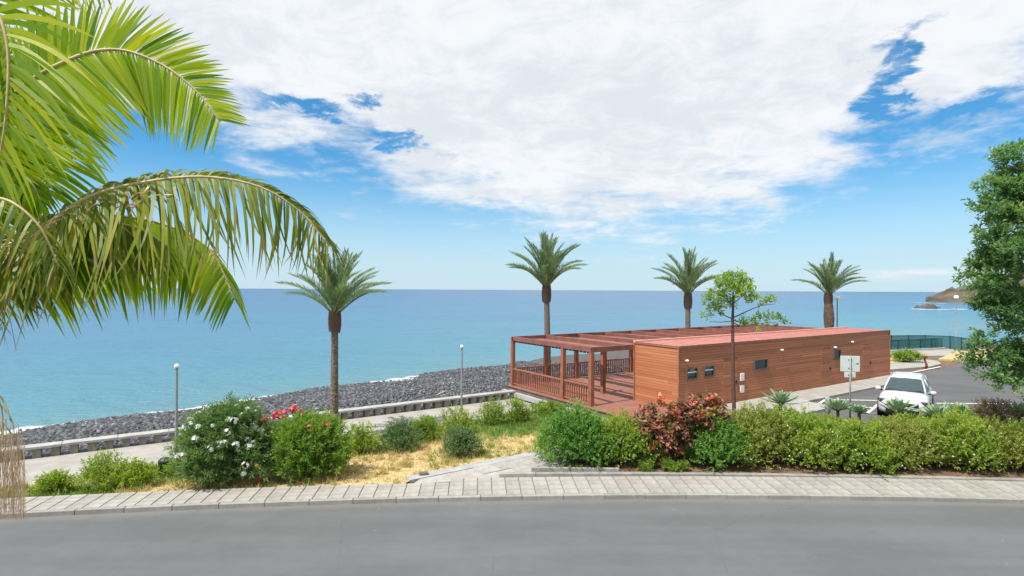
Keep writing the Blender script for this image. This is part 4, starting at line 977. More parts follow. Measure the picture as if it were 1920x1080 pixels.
def near_frond(pts, n, Lmax, sides, width, mt, seed, tshift=0.0, start=.12, r0=.026, curl=0.0, dry=0.0, prof=None, gappy=0.0, bunch=0.0):
    """pts: (column,row,distance) along the midrib; sides: (plane vector, forward, droop, length factor)."""
    rs = np.random.default_rng(seed); P3 = [fl(PD(*p)) for p in pts]; sp = spline([tuple(p) for p in P3], 80)
    fo = link('frond', None, None, fp)
    bpy.data.objects.remove(fo)
    K = 7; vs, ti, al, fs = [], [], [], []
    seglen = np.linalg.norm(np.diff(sp, axis=0), axis=1); cum = np.concatenate([[0], np.cumsum(seglen)]) / seglen.sum()
    for (side, fwd, droop, lf) in sides:
        side = np.array(side, float)
        for i in range(n):
            if rs.random() < gappy: continue
            t = start + (1 - start) * (i + rs.random() * .5) / n; k = min(np.searchsorted(cum, t) - 1, 79); k = max(k, 0)
            fr = (t - cum[k]) / max(1e-6, cum[k + 1] - cum[k]); c = sp[k] + (sp[k + 1] - sp[k]) * fr; T = (sp[k + 1] - sp[k]); T = T / np.linalg.norm(T)
            S = side - T * side.dot(T); S = S / np.linalg.norm(S)
            f2 = fwd + .55 * max(0, (t - .55) / .45) ** 1.2
            d = T * f2 + S + rs.normal(size=3) * (.035 + bunch * .12); d = d / np.linalg.norm(d)
            pl = prof(t) if prof else (1 - .62 * max(0, (t - .5) / .5) ** 1.5) * min(1, .55 + t * 1.6)
            l = Lmax * lf * pl * (.86 + .26 * rs.random()); w = width * (.8 + .35 * rs.random()) * (1 - .45 * max(0, (t - .6) / .4))
            wd = T - d * T.dot(d); wd = wd / np.linalg.norm(wd); tw = rs.normal() * .35; nn = np.cross(d, wd); wd = wd * math.cos(tw) + nn * math.sin(tw)
            tt = min(1, max(0, .45 + tshift + rs.normal() * .22)); dr = droop * (.7 + .6 * rs.random()); cu = curl * rs.normal(); base = len(vs)
            for j in range(K):
                q = j / (K - 1); pw_ = (min(1, .45 + q * 3.2)) * (1 - q ** 2.6) ** .75 if j < K - 1 else .02
                pc = c + d * l * q + np.array([0, 0, -1.0]) * l * dr * q * q + wd * cu * l * q ** 3
                vs += [pc - wd * w * pw_ * .5, pc + wd * w * pw_ * .5]; ti += [tt, tt]; al += [q + dry] * 2
            fs += [(base + 2 * j, base + 2 * j + 1, base + 2 * j + 3, base + 2 * j + 2) for j in range(K - 1)]
    o = link('frond', npmesh('frond', np.array(vs), np.array(fs), {'tint': ti, 'along': al}), MATS[mt], fp)
    MB().tube([tuple(p) for p in sp[::2]], list(np.linspace(r0, .005, len(sp[::2]))), 7).build('rachis', MATS['rachis'], o)
    return o
cx_, cy_ = -235, 575
near_frond([(cx_, cy_, 4.75), (-130, 350, 4.8), (20, 180, 4.85), (130, 111, 4.9), (215, 93, 4.95), (295, 118, 5.0), (360, 165, 5.0), (412, 228, 5.0)], 118, .82,
           [((.15, .10, 1), .45, .10, .86), ((.20, -.12, -1), .35, .12, 1.12)], .047, 'palm_leaf', 301, .14, .30, .026)
near_frond([(cx_, cy_, 4.75), (-100, 525, 4.6), (0, 466, 4.5), (80, 425, 4.45), (170, 368, 4.45), (280, 340, 4.5), (390, 332, 4.6), (490, 352, 4.7), (565, 400, 4.8), (618, 462, 4.85)], 150, .66,
           [((.0, -.75, -.75), .22, .75, 1.0), ((.10, .45, .80), .45, 1.25, .85)], .033, 'palm_leaf_old', 302, .08, .30, .026, .22, 0.04, bunch=.6)
near_frond([(cx_, cy_, 4.8), (-60, 470, 5.2), (90, 425, 5.5), (210, 405, 5.7), (320, 425, 5.85), (396, 472, 5.9), (440, 562, 5.9)], 96, .86,
           [((.1, -.4, -1), .30, .35, .95), ((.1, .7, -.35), .35, 0.55, 1.0)], .056, 'palm_leaf', 303, .08, .25)
near_frond([(cx_, cy_, 4.7), (-190, 250, 4.4), (-95, 60, 4.25), (-20, 15, 4.2), (12, 90, 4.15), (8, 230, 4.1), (-10, 330, 4.1)], 60, .95,
           [((1, -.15, -.55), .35, .40, 1.0), ((-1, .1, -.3), .35, .4, 1.0)], .060, 'palm_leaf', 304, .10, .22)
near_frond([(cx_, cy_, 4.8), (-165, 360, 4.9), (-70, 245, 4.95), (10, 222, 4.95), (65, 280, 5.0), (95, 370, 5.0)], 64, .88,
           [((.75, .2, -.75), .35, .35, 1.0), ((-.6, -.2, -.8), .3, .35, .9)], .060, 'palm_leaf', 305, .05, .2)
near_frond([(cx_, cy_, 4.85), (-200, 300, 5.3), (-120, 80, 5.6), (-20, -60, 5.8), (90, -90, 5.9), (190, -50, 5.9)], 56, .95,
           [((.3, .2, -1), .35, .18, 1.0), ((-.1, .1, 1), .4, .1, .9)], .060, 'palm_leaf', 306, .18, .2)
near_frond([(cx_, cy_, 4.8), (-150, 380, 5.2), (-60, 200, 5.4), (20, 95, 5.5), (80, 110, 5.5), (125, 200, 5.5), (140, 300, 5.5)], 66, .9,
           [((.8, .2, -.6), .35, .35, 1.0), ((-.7, -.2, -.7), .3, .35, 1.0)], .060, 'palm_leaf', 308, .15, .2)
near_frond([(cx_, cy_, 4.8), (-80, 490, 5.0), (40, 440, 5.2), (150, 415, 5.3), (250, 425, 5.4), (320, 465, 5.45)], 84, .62,
           [((.05, -.5, -.9), .3, .5, 1.0), ((.05, .7, -.5), .3, .6, 1.0)], .045, 'palm_leaf_old', 310, -.12, .2, .02, .12)
near_frond([(cx_, cy_, 4.7), (-170, 430, 4.6), (-90, 330, 4.6), (-10, 300, 4.6), (55, 340, 4.6), (90, 420, 4.65)], 60, .62,
           [((.6, -.3, -.8), .35, .4, 1.0), ((-.5, .2, -.8), .3, .4, 1.0)], .05, 'palm_leaf', 309, -.1, .2)
near_frond([(cx_, cy_, 4.7), (-160, 480, 4.3), (-70, 400, 4.0), (0, 372, 3.9), (70, 420, 3.9), (110, 500, 3.95)], 46, .52,
           [((.1, -.6, -.8), .3, .6, 1.0), ((.1, .8, -.2), .3, .8, 1.0)], .032, 'palm_leaf_old', 307, -.05, .3, .02, .08, .04)
for k, (a, e, ln) in enumerate(((200, 45, 2.6), (240, 20, 2.4), (150, 30, 2.7), (280, 55, 2.6), (110, 60, 2.6), (180, 5, 2.3))):   # the rest of the crown, out of view
    b = fl(crown); d = Vector((math.cos(R(a)) * math.cos(R(e)), math.sin(R(a)) * math.cos(R(e)), math.sin(R(e)))); P_ = []
    for t in (0, .33, .66, 1.0): q = crown + d * ln * t + Vector((0, 0, -.9 * t * t * ln * .5)); P_.append(q)
    pts = []
    sv = fl
    rs = np.random.default_rng(400 + k)
    sp = spline([tuple(fl(q)) for q in P_], 30); T = norm(np.gradient(sp, axis=0)); idx = rs.integers(4, 30, 110); S = norm(np.cross(T[idx], [0, 0, 1.0])) * rs.choice([-1, 1], 110)[:, None]
    v, f, at = scatter(LEAF_V, LEAF_F, sp[idx], T[idx] * .5 + S + np.array([0, 0, -.35]), np.tile([[0, 0, 1.0]], (110, 1)), .75, .05, .75, rs.random(110))
    o = link('frond', npmesh('frond', v, f, at), MATS['palm_leaf'], fp); MB().tube([tuple(p) for p in sp[::3]], list(np.linspace(.025, .006, len(sp[::3]))), 6).build('rachis', MATS['rachis'], o)
# withered ribbons on the old frond
def withered():
    rs = np.random.default_rng(55); vs, fs, ti = [], [], []
    for i in range(34):
        px = rs.uniform(20, 330); py = 462 - (px - 0) * .40 + .00045 * max(0, px - 60) ** 2 + rs.normal() * 8
        p = np.array(fl(PD(px, py, 4.40))); l = .16 + .30 * rs.random(); d = norm(np.array([-.8 * rs.random() - .1, -.2, .15 * rs.normal()])); w = .012; k = len(vs)
        for j in range(6):
            q = j / 5; c = p + d * l * q + np.array([0, 0, -1]) * l * (.9 * q * q) + np.array([.04, 0, 0]) * math.sin(q * 5 + i); tw = q * 2.5 + i
            a = np.array([math.cos(tw), math.sin(tw) * .5, .3]) * w * (1 - q * .7); vs += [c - a, c + a]; ti += [min(1, max(0, .4 + rs.normal() * .2))] * 2
        fs += [(k + 2 * j, k + 2 * j + 1, k + 2 * j + 3, k + 2 * j + 2) for j in range(5)]
    link('withered_leaflets', npmesh('withered_leaflets', np.array(vs), np.array(fs), {'tint': ti}), MATS['straw'], fp)
withered()
# dry flower stalk hanging below the crown at the picture edge
def strands():
    rs = np.random.default_rng(66); vs, fs, ti = [], [], []
    mb = MB()
    src = [(-150, 640, 4.7), (-60, 705, 4.55), (0, 742, 4.5), (22, 790, 4.48)]; sp = spline([tuple(fl(PD(*p))) for p in src], 20); mb.tube([tuple(p) for p in sp], list(np.linspace(.014, .005, 21)), 6)
    for s_, e_, yy in ((-90, 8, 745), (-70, 30, 775), (-60, 15, 800), (-80, 38, 815)):
        sp2 = spline([tuple(fl(PD(-150, 640, 4.7))), tuple(fl(PD(s_, 700, 4.55))), tuple(fl(PD(e_ - 14, yy, 4.5))), tuple(fl(PD(e_, yy + 60, 4.5)))], 14); mb.tube([tuple(p) for p in sp2], list(np.linspace(.010, .003, 15)), 5)
    o = mb.build('flower_stalk', MATS['rachis'], fp)
    for i in range(420):
        px = rs.uniform(-95, 50); top = 755 + (max(0, px) / 46) ** 2 * 60 + rs.random() * 110; bot = min(975, top + 60 + 170 * rs.random() + (30 if px < 30 else 0)); dd = 4.5 + rs.normal() * .10
        k = len(vs); w = .0014; tt = rs.random(); sw = rs.normal() * 7
        for j in range(7):
            q = j / 6; c = fl(PD(px + sw * q * q + rs.normal() * 1.6, top + (bot - top) * q, dd)); ww = w * (1.0 - .55 * q) * (1.5 if j % 2 else .8)
            vs += [(c.x - ww, c.y, c.z), (c.x + ww * .5, c.y + ww * .8, c.z), (c.x + ww * .5, c.y - ww * .8, c.z)]; ti += [tt] * 3
        for j in range(6):
            for s in range(3): a, b_ = k + 3 * j + s, k + 3 * j + (s + 1) % 3; fs.append((a, b_, b_ + 3, a + 3))
    x = link('dry_strands', npmesh('dry_strands', np.array(vs), np.array(fs), {'tint': ti}), MATS['straw'], o); x['kind'] = 'stuff'
strands()
m = MB()
m.tube([fl(PD(16, 505, 4.6)), fl(PD(11, 550, 4.6)), fl(PD(9, 600, 4.6)), fl(PD(4, 618, 4.6)), fl(PD(-6, 622, 4.6))], .0022, 4).tube([fl(PD(11, 572, 4.6)), fl(PD(20, 600, 4.6)), fl(PD(31, 658, 4.6))], .0022, 4); m.build('loose_fibre', MATS['twig'], fp)

# ------------------------------------------------------------------ young tree beside the kiosk
bx = PD(1377, 700, 18.4); yt = root('young_tree', (bx.x, bx.y, .08), 'slender young tree with thin dark trunk in front of the kiosk', 'tree')
def yl(px, py, d=18.4): q = PD(px, py, d); return Vector((q.x - bx.x, q.y - bx.y, q.z - .08))
mb = MB(); mb.tube([(0, 0, 0), yl(1378, 780), yl(1375, 690), yl(1374, 600), yl(1375, 560), yl(1374, 525)], [.075, .065, .06, .048, .03, .012], 9); mb.build('trunk', MATS['bark_red'], yt)
for pts, r in (([yl(1374, 598), yl(1355, 590, 18.2), yl(1335, 575, 18.1)], .02), ([yl(1374, 596), yl(1400, 584, 18.5), yl(1425, 573, 18.6), yl(1452, 570, 18.7)], .022), ([yl(1374, 605), yl(1392, 613, 18.3), yl(1410, 610, 18.2)], .016),
               ([yl(1374, 600), yl(1405, 608, 18.6), yl(1430, 606, 18.8), yl(1462, 603, 18.9)], .018), ([yl(1375, 570), yl(1390, 556, 18.2), yl(1402, 548, 18.2)], .016), ([yl(1375, 575), yl(1360, 558, 18.6), yl(1348, 548, 18.6)], .016), ([yl(1374, 602), yl(1350, 604, 18.5), yl(1330, 603, 18.5)], .014)):
    MB().tube(pts, [r, r * .75, r * .5, r * .3][:len(pts)], 6).build('branch', MATS['bark'], yt)
cl_ = [(1372, 535, 20, 18.4), (1356, 540, 14, 18.2), (1392, 538, 14, 18.5), (1398, 556, 18, 18.2), (1375, 552, 16, 18.0), (1345, 562, 15, 18.6), (1330, 566, 11, 18.2), (1338, 585, 12, 18.3), (1326, 596, 8, 18.5), (1360, 572, 12, 18.8), (1412, 566, 12, 18.6), (1444, 570, 9, 18.7), (1448, 604, 13, 18.8), (1464, 604, 9, 18.9), (1432, 600, 8, 18.8), (1408, 613, 11, 18.2), (1394, 606, 6, 18.3), (1382, 524, 11, 18.4)]
rs = np.random.default_rng(71); lb = [(tuple(yl(px, py, d)), (r * d / F,) * 3) for px, py, r, d in cl_]
v, f, at = sprigs(lb, 430, rs, 8, .16, .13, .048, .35, .1, None, .8, .35, 0.1); link('foliage', npmesh('foliage', v, f, at), MATS['young_leaf'], yt)

# ------------------------------------------------------------------ big tree at the right edge
td = 17.0; tb = PD(2030, 700, td); bt = root('evergreen_tree', (tb.x, tb.y, .08), 'large dark evergreen tree reaching in from the right edge', 'tree')
def tl(px, py, d): q = PD(px, py, d); return Vector((q.x - tb.x, q.y - tb.y, q.z - .08))
mb = MB(); mb.tube([(0, 0, -.1), (0, 0, .6), tl(2025, 740, 17), tl(2010, 600, 17), tl(1995, 430, 17), tl(1985, 280, 17)], [.32, .24, .21, .17, .11, .04], 12); mb.build('trunk', MATS['bark'], bt)
lim = [[(2018, 690, 17), (1960, 690, 16.6), (1890, 700, 16.3)], [(2012, 620, 17), (1950, 600, 16.8), (1850, 600, 16.6)], [(2005, 560, 17), (1940, 545, 17.2), (1840, 535, 17.3)], [(2000, 500, 17), (1930, 480, 16.6), (1865, 455, 16.4)], [(1996, 440, 17), (1920, 400, 17), (1855, 385, 17.1)], [(1990, 360, 17), (1940, 330, 16.6), (1890, 310, 16.5)],
       [(2015, 650, 17), (2080, 610, 16.5), (2160, 580, 16)], [(2005, 540, 17), (2080, 480, 17.5), (2150, 430, 17.8)], [(1995, 420, 17), (2060, 360, 17), (2110, 310, 17)]]
for p3 in lim: MB().tube([tl(*q) for q in p3], [.09, .055, .02], 7).build('branch', MATS['bark'], bt)
tc_ = [(1905, 290, 26, 16.8), (1888, 318, 22, 16.6), (1868, 352, 24, 16.7), (1900, 350, 34, 17.0), (1848, 388, 22, 16.9), (1872, 402, 28, 16.4), (1905, 405, 34, 17.2), (1862, 440, 22, 16.5), (1890, 455, 34, 16.8), (1855, 472, 18, 17.0), (1845, 505, 26, 17.0), (1875, 500, 32, 16.5), (1832, 530, 22, 17.1), (1862, 545, 30, 16.6), (1900, 540, 38, 17.2), (1836, 570, 18, 16.8), (1870, 585, 28, 17.0), (1908, 590, 32, 16.4), (1890, 618, 20, 16.7),
       (1850, 640, 26, 16.5), (1880, 655, 34, 16.8), (1838, 668, 20, 16.7), (1860, 690, 28, 16.4), (1832, 690, 14, 16.6), (1895, 700, 32, 16.7), (1915, 668, 32, 17.0), (1905, 728, 18, 16.3), (1875, 715, 18, 16.6), (1922, 742, 14, 16.3)]
rs = np.random.default_rng(81)
for i in range(46):
    a = rs.random() * 6.28; py = rs.uniform(280, 720); wid = np.interp(py, [260, 330, 450, 540, 640, 720], [30, 90, 140, 165, 170, 140]); tc_.append((1998 + math.cos(a) * wid * .8 + 35, py, 34 + 12 * rs.random(), 17 + math.sin(a) * wid * .8 * 17 / F))
lb = []
for px, py, r, d in tc_:
    for _ in range(3): lb.append((tuple(tl(px + rs.normal() * r * .5, py + rs.normal() * r * .42, d + rs.normal() * r * .5 * d / F)), (r * d / F * (.48 + .2 * rs.random()),) * 2 + (r * d / F * .34,)))
v, f, at = sprigs(lb, 7600, rs, 12, .26, .145, .058, .3, .05, None, .85, .22, .05); link('foliage', npmesh('foliage', v, f, at), MATS['tree_leaf'], bt)

# ------------------------------------------------------------------ street furniture
def short_lamp(px, v, top_py, lab):
    r = (px - 960) / F; y = v / (V.y + V.x * r); x = r * y; zt = H - (top_py - hor(px)) * y / F
    o = root('promenade_lamp', (x, y, PROM_Z), lab, 'street lamp', 'slim lamps along the promenade'); h = zt - PROM_Z
    MB().lathe((0, 0, 0), [(.10, 0), (.10, .015), (.055, .03), (.045, .12), (.036, h - .12), (.03, h - .08)], 10).build('post', MATS['galv'], o)
    MB().lathe((0, 0, h - .16), [(.03, 0), (.055, .02), (.06, .045), (.05, .05)], 12).build('collar', MATS['galv'], o)
    MB().lathe((0, 0, h - .115), [(.03, 0), (.068, .03), (.078, .07), (.062, .115), (.03, .14), (.004, .15)], 14).build('globe', MATS['globe'], o)
short_lamp(332, 21.3, 684, 'slim grey promenade lamp behind the white oleander'); short_lamp(866.5, 21.3, 648, 'slim grey promenade lamp standing left of the terrace')
def tall_lamp(px, top_py, d, lab):
    q = PD(px, top_py, d); o = root('globe_lamp', (q.x, q.y, -.05), lab, 'street lamp', 'tall lamps with white globes'); h = q.z + .05
    MB().lathe((0, 0, 0), [(.12, 0), (.12, .3), (.06, .35), (.045, h - .45), (.045, h - .36)], 10).build('post', MATS['galv'], o)
    MB().lathe((0, 0, h - .38), [(.06, 0), (.15, .04), (.195, .14), (.20, .20), (.16, .31), (.08, .37), (.01, .385)], 16).build('globe', MATS['globe'], o)
tall_lamp(1570, 554.5, 46, 'tall lamp with white globe beside the thick-trunked date palm'); tall_lamp(1793, 553.5, 51, 'tall lamp with white globe near the green fence and headland')
# litter bin
p = on_lawn(311, 892); o = root('litter_bin', p, 'black round-topped litter bin left of the white oleander', 'litter bin')
MB().lathe((0, 0, 0), [(.15, 0), (.165, .03), (.175, .38), (.18, .40)], 16).build('bin_body', MATS['bin'], o); MB().lathe((0, 0, .40), [(.185, 0), (.185, .03), (.17, .09), (.11, .135), (.02, .15)], 16).build('lid', MATS['bin'], o); MB().box((0, -.165, .33), (.18, .04, .07)).build('slot', MATS['black'], o)
# parking sign seen from behind
sd = 21.2; q = PD(1595, 690, sd); o = root('parking_sign', (q.x, q.y, .05), 'white parking sign plates on a grey post seen from behind', 'sign', rz=-.18)
def sz(py): return PD(1595, py, sd).z - .05
MB().tube([(0, 0, 0), (0, 0, sz(668))], .032, 10).build('post', MATS['galv'], o)
def plate(x0, x1, ya, yb, nm):
    w = (x1 - x0) * sd / F / math.cos(.18); MB().box((((x0 + x1) / 2 - 1595) * sd / F, .045, (sz(ya) + sz(yb)) / 2), (w, .018, sz(ya) - sz(yb))).build(nm, MATS['sign_back'], o, .008)
plate(1579, 1612, 667.5, 697, 'sign_plate'); plate(1586, 1605, 698, 708, 'lower_plate')
for z in (sz(674), sz(690), sz(703)): MB().box((0, .028, z), (.14, .03, .035)).build('clamp', MATS['galv'], o)
MB().box((.27, .034, sz(682)), (.085, .006, .035)).build('sticker', MATS['black'], o)
# grey bollard
q = PD(1553, 745, 22.6); tag(MB().lathe((q.x, q.y, -.04), [(.11, 0), (.11, .9), (.10, .96), (.05, 1.0)], 12).build('bollard', MATS['cap']), 'short grey concrete bollard at the corner of the parking bay', 'bollard')
# leaning rusty post by the far footway
q = G(1738.5, 690); o = root('broken_post', q, 'leaning rusty broken post at the kerb of the far footway', 'post'); MB().tube([(0, 0, -.1), (-.03, 0, .25), (-.14, 0, .55), (-.16, 0, .72)], [.09, .075, .06, .05], 7).build('shaft', MATS['rust'], o); MB().box((-.18, 0, .76), (.34, .22, .17), .3).build('head', MATS['rust'], o, .02)
# driftwood on the beach
q = G(820, 741, -1.15); tag(MB().tube([q, q + Vector((.35, .35, .12)), q + Vector((.8, .9, .1))], [.05, .045, .02], 6).tube([q + Vector((.35, .35, .12)), q + Vector((.2, .9, .15))], [.03, .01], 5).build('driftwood', MATS['driftwood']), 'pale driftwood branch lying on the stones', 'driftwood')

# green netting fences
def fence(pts, h, lab, step, z0=0.03):
    o = root('fence', (*pts[0], z0), lab, 'fence'); p0 = Vector((*pts[0], 0))
    P_ = [Vector((*p, 0)) for p in pts]
    for a, b in zip(P_[:-1], P_[1:]):
        n = max(1, round((b - a).length / step))
        for k in range(n):
            q0, q1 = a.lerp(b, k / n) - p0, a.lerp(b, (k + 1) / n) - p0; ang = math.atan2(q1.y - q0.y, q1.x - q0.x); l = (q1 - q0).length
            MB().box((q0.x, q0.y, h / 2), (.07, .07, h + .04), ang).build('fence_post', MATS['fence_green'], o)
            c = (q0 + q1) / 2; pn = MB().box((c.x, c.y, h * .52), (l - .08, .012, h * .94), ang).build('net_panel', MATS['netting'], o)
            MB().box((c.x, c.y, h - .02), (l - .07, .045, .045), ang).build('top_rail', MATS['fence_green'], pn)
    q = P_[-1] - p0; MB().box((q.x, q.y, h / 2), (.07, .07, h + .04)).build('fence_post', MATS['fence_green'], o)
gp = lambda px, py: tuple(G(px, py)[:2])
fence([gp(1640, 654), gp(1735, 653), gp(1782, 655), gp(1826, 662)], 1.2, 'long dark green netting fence curving along the shore', 1.6)
fence([gp(1640, 660), gp(1767, 653.5)], .95, 'shorter green netting fence in front of the long one', 1.5)
a, b = gp(1640, 661), gp(1768, 654.5); tag(MB().box(((a[0] + b[0]) / 2, (a[1] + b[1]) / 2 - .25, .06), (math.hypot(b[0] - a[0], b[1] - a[1]), .22, .22), math.atan2(b[1] - a[1], b[0] - a[0])).build('low_wall', MATS['cap'], None, .01), 'low pale concrete kerb wall below the shorter green fence', 'wall')

# ------------------------------------------------------------------ white car
def car():
    Rr = Matrix.Rotation(math.atan2(-.737, -.676), 4, 'Z')
    o = root('parked_car', (16.15 + .632 * 2.17, 22.7 + .775 * 2.17, -.03), 'white compact car parked nose towards the hedge', 'car', rz=math.atan2(-.775, -.632))
    S = [  # x, zb, wb, ws, zs, wt, zt, zc
        (2.17, .36, .55, .66, .52, .58, .66, .70), (2.12, .26, .66, .78, .52, .70, .74, .80), (1.98, .21, .74, .86, .56, .78, .84, .90), (1.70, .20, .78, .895, .58, .83, .92, .99), (1.30, .20, .80, .90, .60, .84, .97, 1.05), (.92, .20, .80, .90, .62, .845, 1.0, 1.08),
        (.4, .20, .80, .90, .62, .845, 1.02, 1.05), (-.6, .20, .80, .90, .62, .845, 1.03, 1.05), (-1.4, .20, .80, .90, .64, .845, 1.04, 1.06), (-1.9, .22, .78, .88, .64, .82, 1.02, 1.05), (-2.1, .30, .70, .82, .64, .77, .96, 1.0), (-2.17, .40, .60, .72, .64, .68, .88, .92)]
    vs, fs = [], []
    for x, zb, wb, ws, zs, wt_, zt, zc in S:
        half = [(0, zb), (wb, zb), (ws - .01, zb + .14), (ws, zs), (ws - .015, zs + .14), (wt_, zt), (wt_ * .62, zc - .012), (0, zc)]
        for y, z in half: vs.append((x, y, z))
        for y, z in reversed(half[1:-1]): vs.append((x, -y, z))
    n = 14
    for i in range(len(S) - 1):
        for k in range(n): a, b = i * n + k, i * n + (k + 1) % n; fs.append((a, a + n, b + n, b))
    fs.append(tuple(range(n))); fs.append(tuple(reversed(range((len(S) - 1) * n, len(S) * n))))
    body = MB().add(vs, fs, True).build('body', MATS['carpaint'], o); s = body.modifiers.new('s', 'SUBSURF'); s.levels = s.render_levels = 2
    # greenhouse
    g = [(1.02, .70, 1.06), (.28, .585, 1.53), (-1.55, .57, 1.53), (-1.98, .66, 1.04)]
    rfv = []
    for x, w, z in ((.30, .585, 1.515), (.0, .60, 1.555), (-.7, .605, 1.575), (-1.3, .595, 1.565), (-1.62, .575, 1.52)):
        for y, dz in ((-1, -.03), (-.75, .0), (0, .012), (.75, .0), (1, -.03)): rfv.append((x, w * y, z + dz))
    rff = [(i * 5 + j, (i + 1) * 5 + j, (i + 1) * 5 + j + 1, i * 5 + j + 1) for i in range(4) for j in range(4)]
    rf_ = MB().add(rfv, rff, True).build('roof', MATS['carpaint'], o); sm = rf_.modifiers.new('t', 'SOLIDIFY'); sm.thickness = .04
    def pillar(a, b, r=.035): MB().tube([a, ((a[0] + b[0]) / 2, (a[1] + b[1]) / 2 * 1.01, (a[2] + b[2]) / 2 + .012), b], [r, r * .9, r * .85], 8).build('pillar', MATS['carpaint'], o)
    for sg in (-1, 1):
        pillar((1.05, sg * .735, 1.03), (.28, sg * .575, 1.50)); pillar((-.25, sg * .80, 1.03), (-.32, sg * .60, 1.52), .03); pillar((-1.95, sg * .72, 1.03), (-1.60, sg * .565, 1.49), .05)
        MB().tube([(.22, sg * .56, 1.575), (.12, sg * .565, 1.60), (-1.35, sg * .555, 1.615), (-1.5, sg * .55, 1.57)], .018, 6).build('roof_rail', MATS['chrome'], o)
        MB().add([(.98, sg * .775, 1.04), (-.22, sg * .815, 1.05), (-.30, sg * .605, 1.49), (.28, sg * .59, 1.48)], [(0, 1, 2, 3)]).build('side_window', MATS['car_glass'], o)
        MB().add([(-.29, sg * .815, 1.05), (-1.85, sg * .755, 1.05), (-1.55, sg * .585, 1.47), (-.36, sg * .605, 1.49)], [(0, 1, 2, 3)]).build('side_window', MATS['car_glass'], o)
        m = MB().lathe((0, 0, 0), [(.02, -.12), (.08, -.10), (.10, 0), (.08, .09), (.02, .10)], 10)
        mi = m.build('mirror', MATS['carpaint'], o); mi.location = (.78, sg * .975, 1.06); mi.rotation_euler = (math.pi / 2, 0, 0); mi.scale = (.85, .95, .95)
        MB().box((.78, sg * .88, 1.0), (.10, .16, .05)).build('mirror_arm', MATS['black'], o)
        hl = MB().box((1.985, sg * .655, .775), (.16, .36, .125), -sg * .62).build('headlight', MATS['headlamp'], o, .03)
        MB().box((2.045, sg * .655, .785), (.06, .22, .06), -sg * .62).build('lens', MATS['lamp_glass'], hl, .02)
        MB().lathe((0, 0, 0), [(.03, 0), (.07, .01), (.075, .03)], 10).build('fog_lamp', MATS['lamp_glass'], o).matrix_local = Matrix.Translation((2.09, sg * .62, .42)) @ Matrix.Rotation(R(90), 4, 'Y')
        MB().box((2.06, sg * .62, .42), (.10, .26, .17), sg * .35).build('fog_recess', MATS['black'], o, .02)
        for wx in (1.35, -1.32):
            w = MB().lathe((0, 0, -.10), [(.20, 0), (.31, 0), (.335, .03), (.335, .17), (.31, .20), (.20, .20)], 24).build('wheel', MATS['rubber'], o); w.matrix_local = Matrix.Translation((wx, sg * .80, .335)) @ Matrix.Rotation(R(90), 4, 'X')
            MB().lathe((0, 0, -.095), [(.03, .0), (.20, .0), (.205, .19), (.03, .19)], 20).build('rim', MATS['chrome'], w)
            MB().lathe((0, 0, 0), [(.335, 0), (.40, 0), (.40, .02), (.335, .02)], 24).build('wheel_arch', MATS['black'], o).matrix_local = Matrix.Translation((wx, sg * .905 + (.0 if sg < 0 else .0) + .01, .345)) @ Matrix.Rotation(R(90), 4, 'X')
        for hx in (-.05, -1.05): MB().box((hx, sg * .905, .90), (.18, .03, .03)).build('door_handle', MATS['chrome'], o)
    # curved windscreen
    wv = []
    for i in range(5):
        t = i / 4
        for j in range(9): y = -1 + j / 4; w = .70 + (.555 - .70) * t; wv.append((1.06 - .76 * t - .10 * y * y * (1 - .4 * t), w * y, 1.075 + .455 * t + .012 * math.sin(t * math.pi)))
    MB().add(wv, [(i * 9 + j, i * 9 + j + 1, (i + 1) * 9 + j + 1, (i + 1) * 9 + j) for i in range(4) for j in range(8)], True).build('windscreen', MATS['car_glass'], o)
    MB().add([(-1.64, -.55, 1.49), (-1.64, .55, 1.49), (-1.98, .67, 1.06), (-1.98, -.67, 1.06)], [(0, 1, 2, 3)]).build('rear_window', MATS['car_glass'], o)
    MB().box((2.145, 0, .66), (.07, 1.10, .15)).build('grille', MATS['black'], o, .02); MB().box((2.14, 0, .37), (.10, 1.15, .20)).build('lower_grille', MATS['black'], o, .03)
    MB().box((2.19, 0, .665), (.03, .9, .02)).build('grille_bar', MATS['chrome'], o); MB().box((2.185, 0, .52), (.02, .52, .11)).build('number_plate', MATS['white_plate'], o)
    MB().lathe((0, 0, 0), [(.05, 0), (.05, .015), (.03, .02)], 14).build('emblem', MATS['chrome'], o).matrix_local = Matrix.Translation((2.19, 0, .69)) @ Matrix.Rotation(R(90), 4, 'Y')
    for sg in (-1, 1): MB().tube([(1.07, sg * .1, 1.085), (1.0, sg * .35, 1.10), (.96, sg * .58, 1.115)], .009, 5).build('wiper', MATS['black'], o)
car()

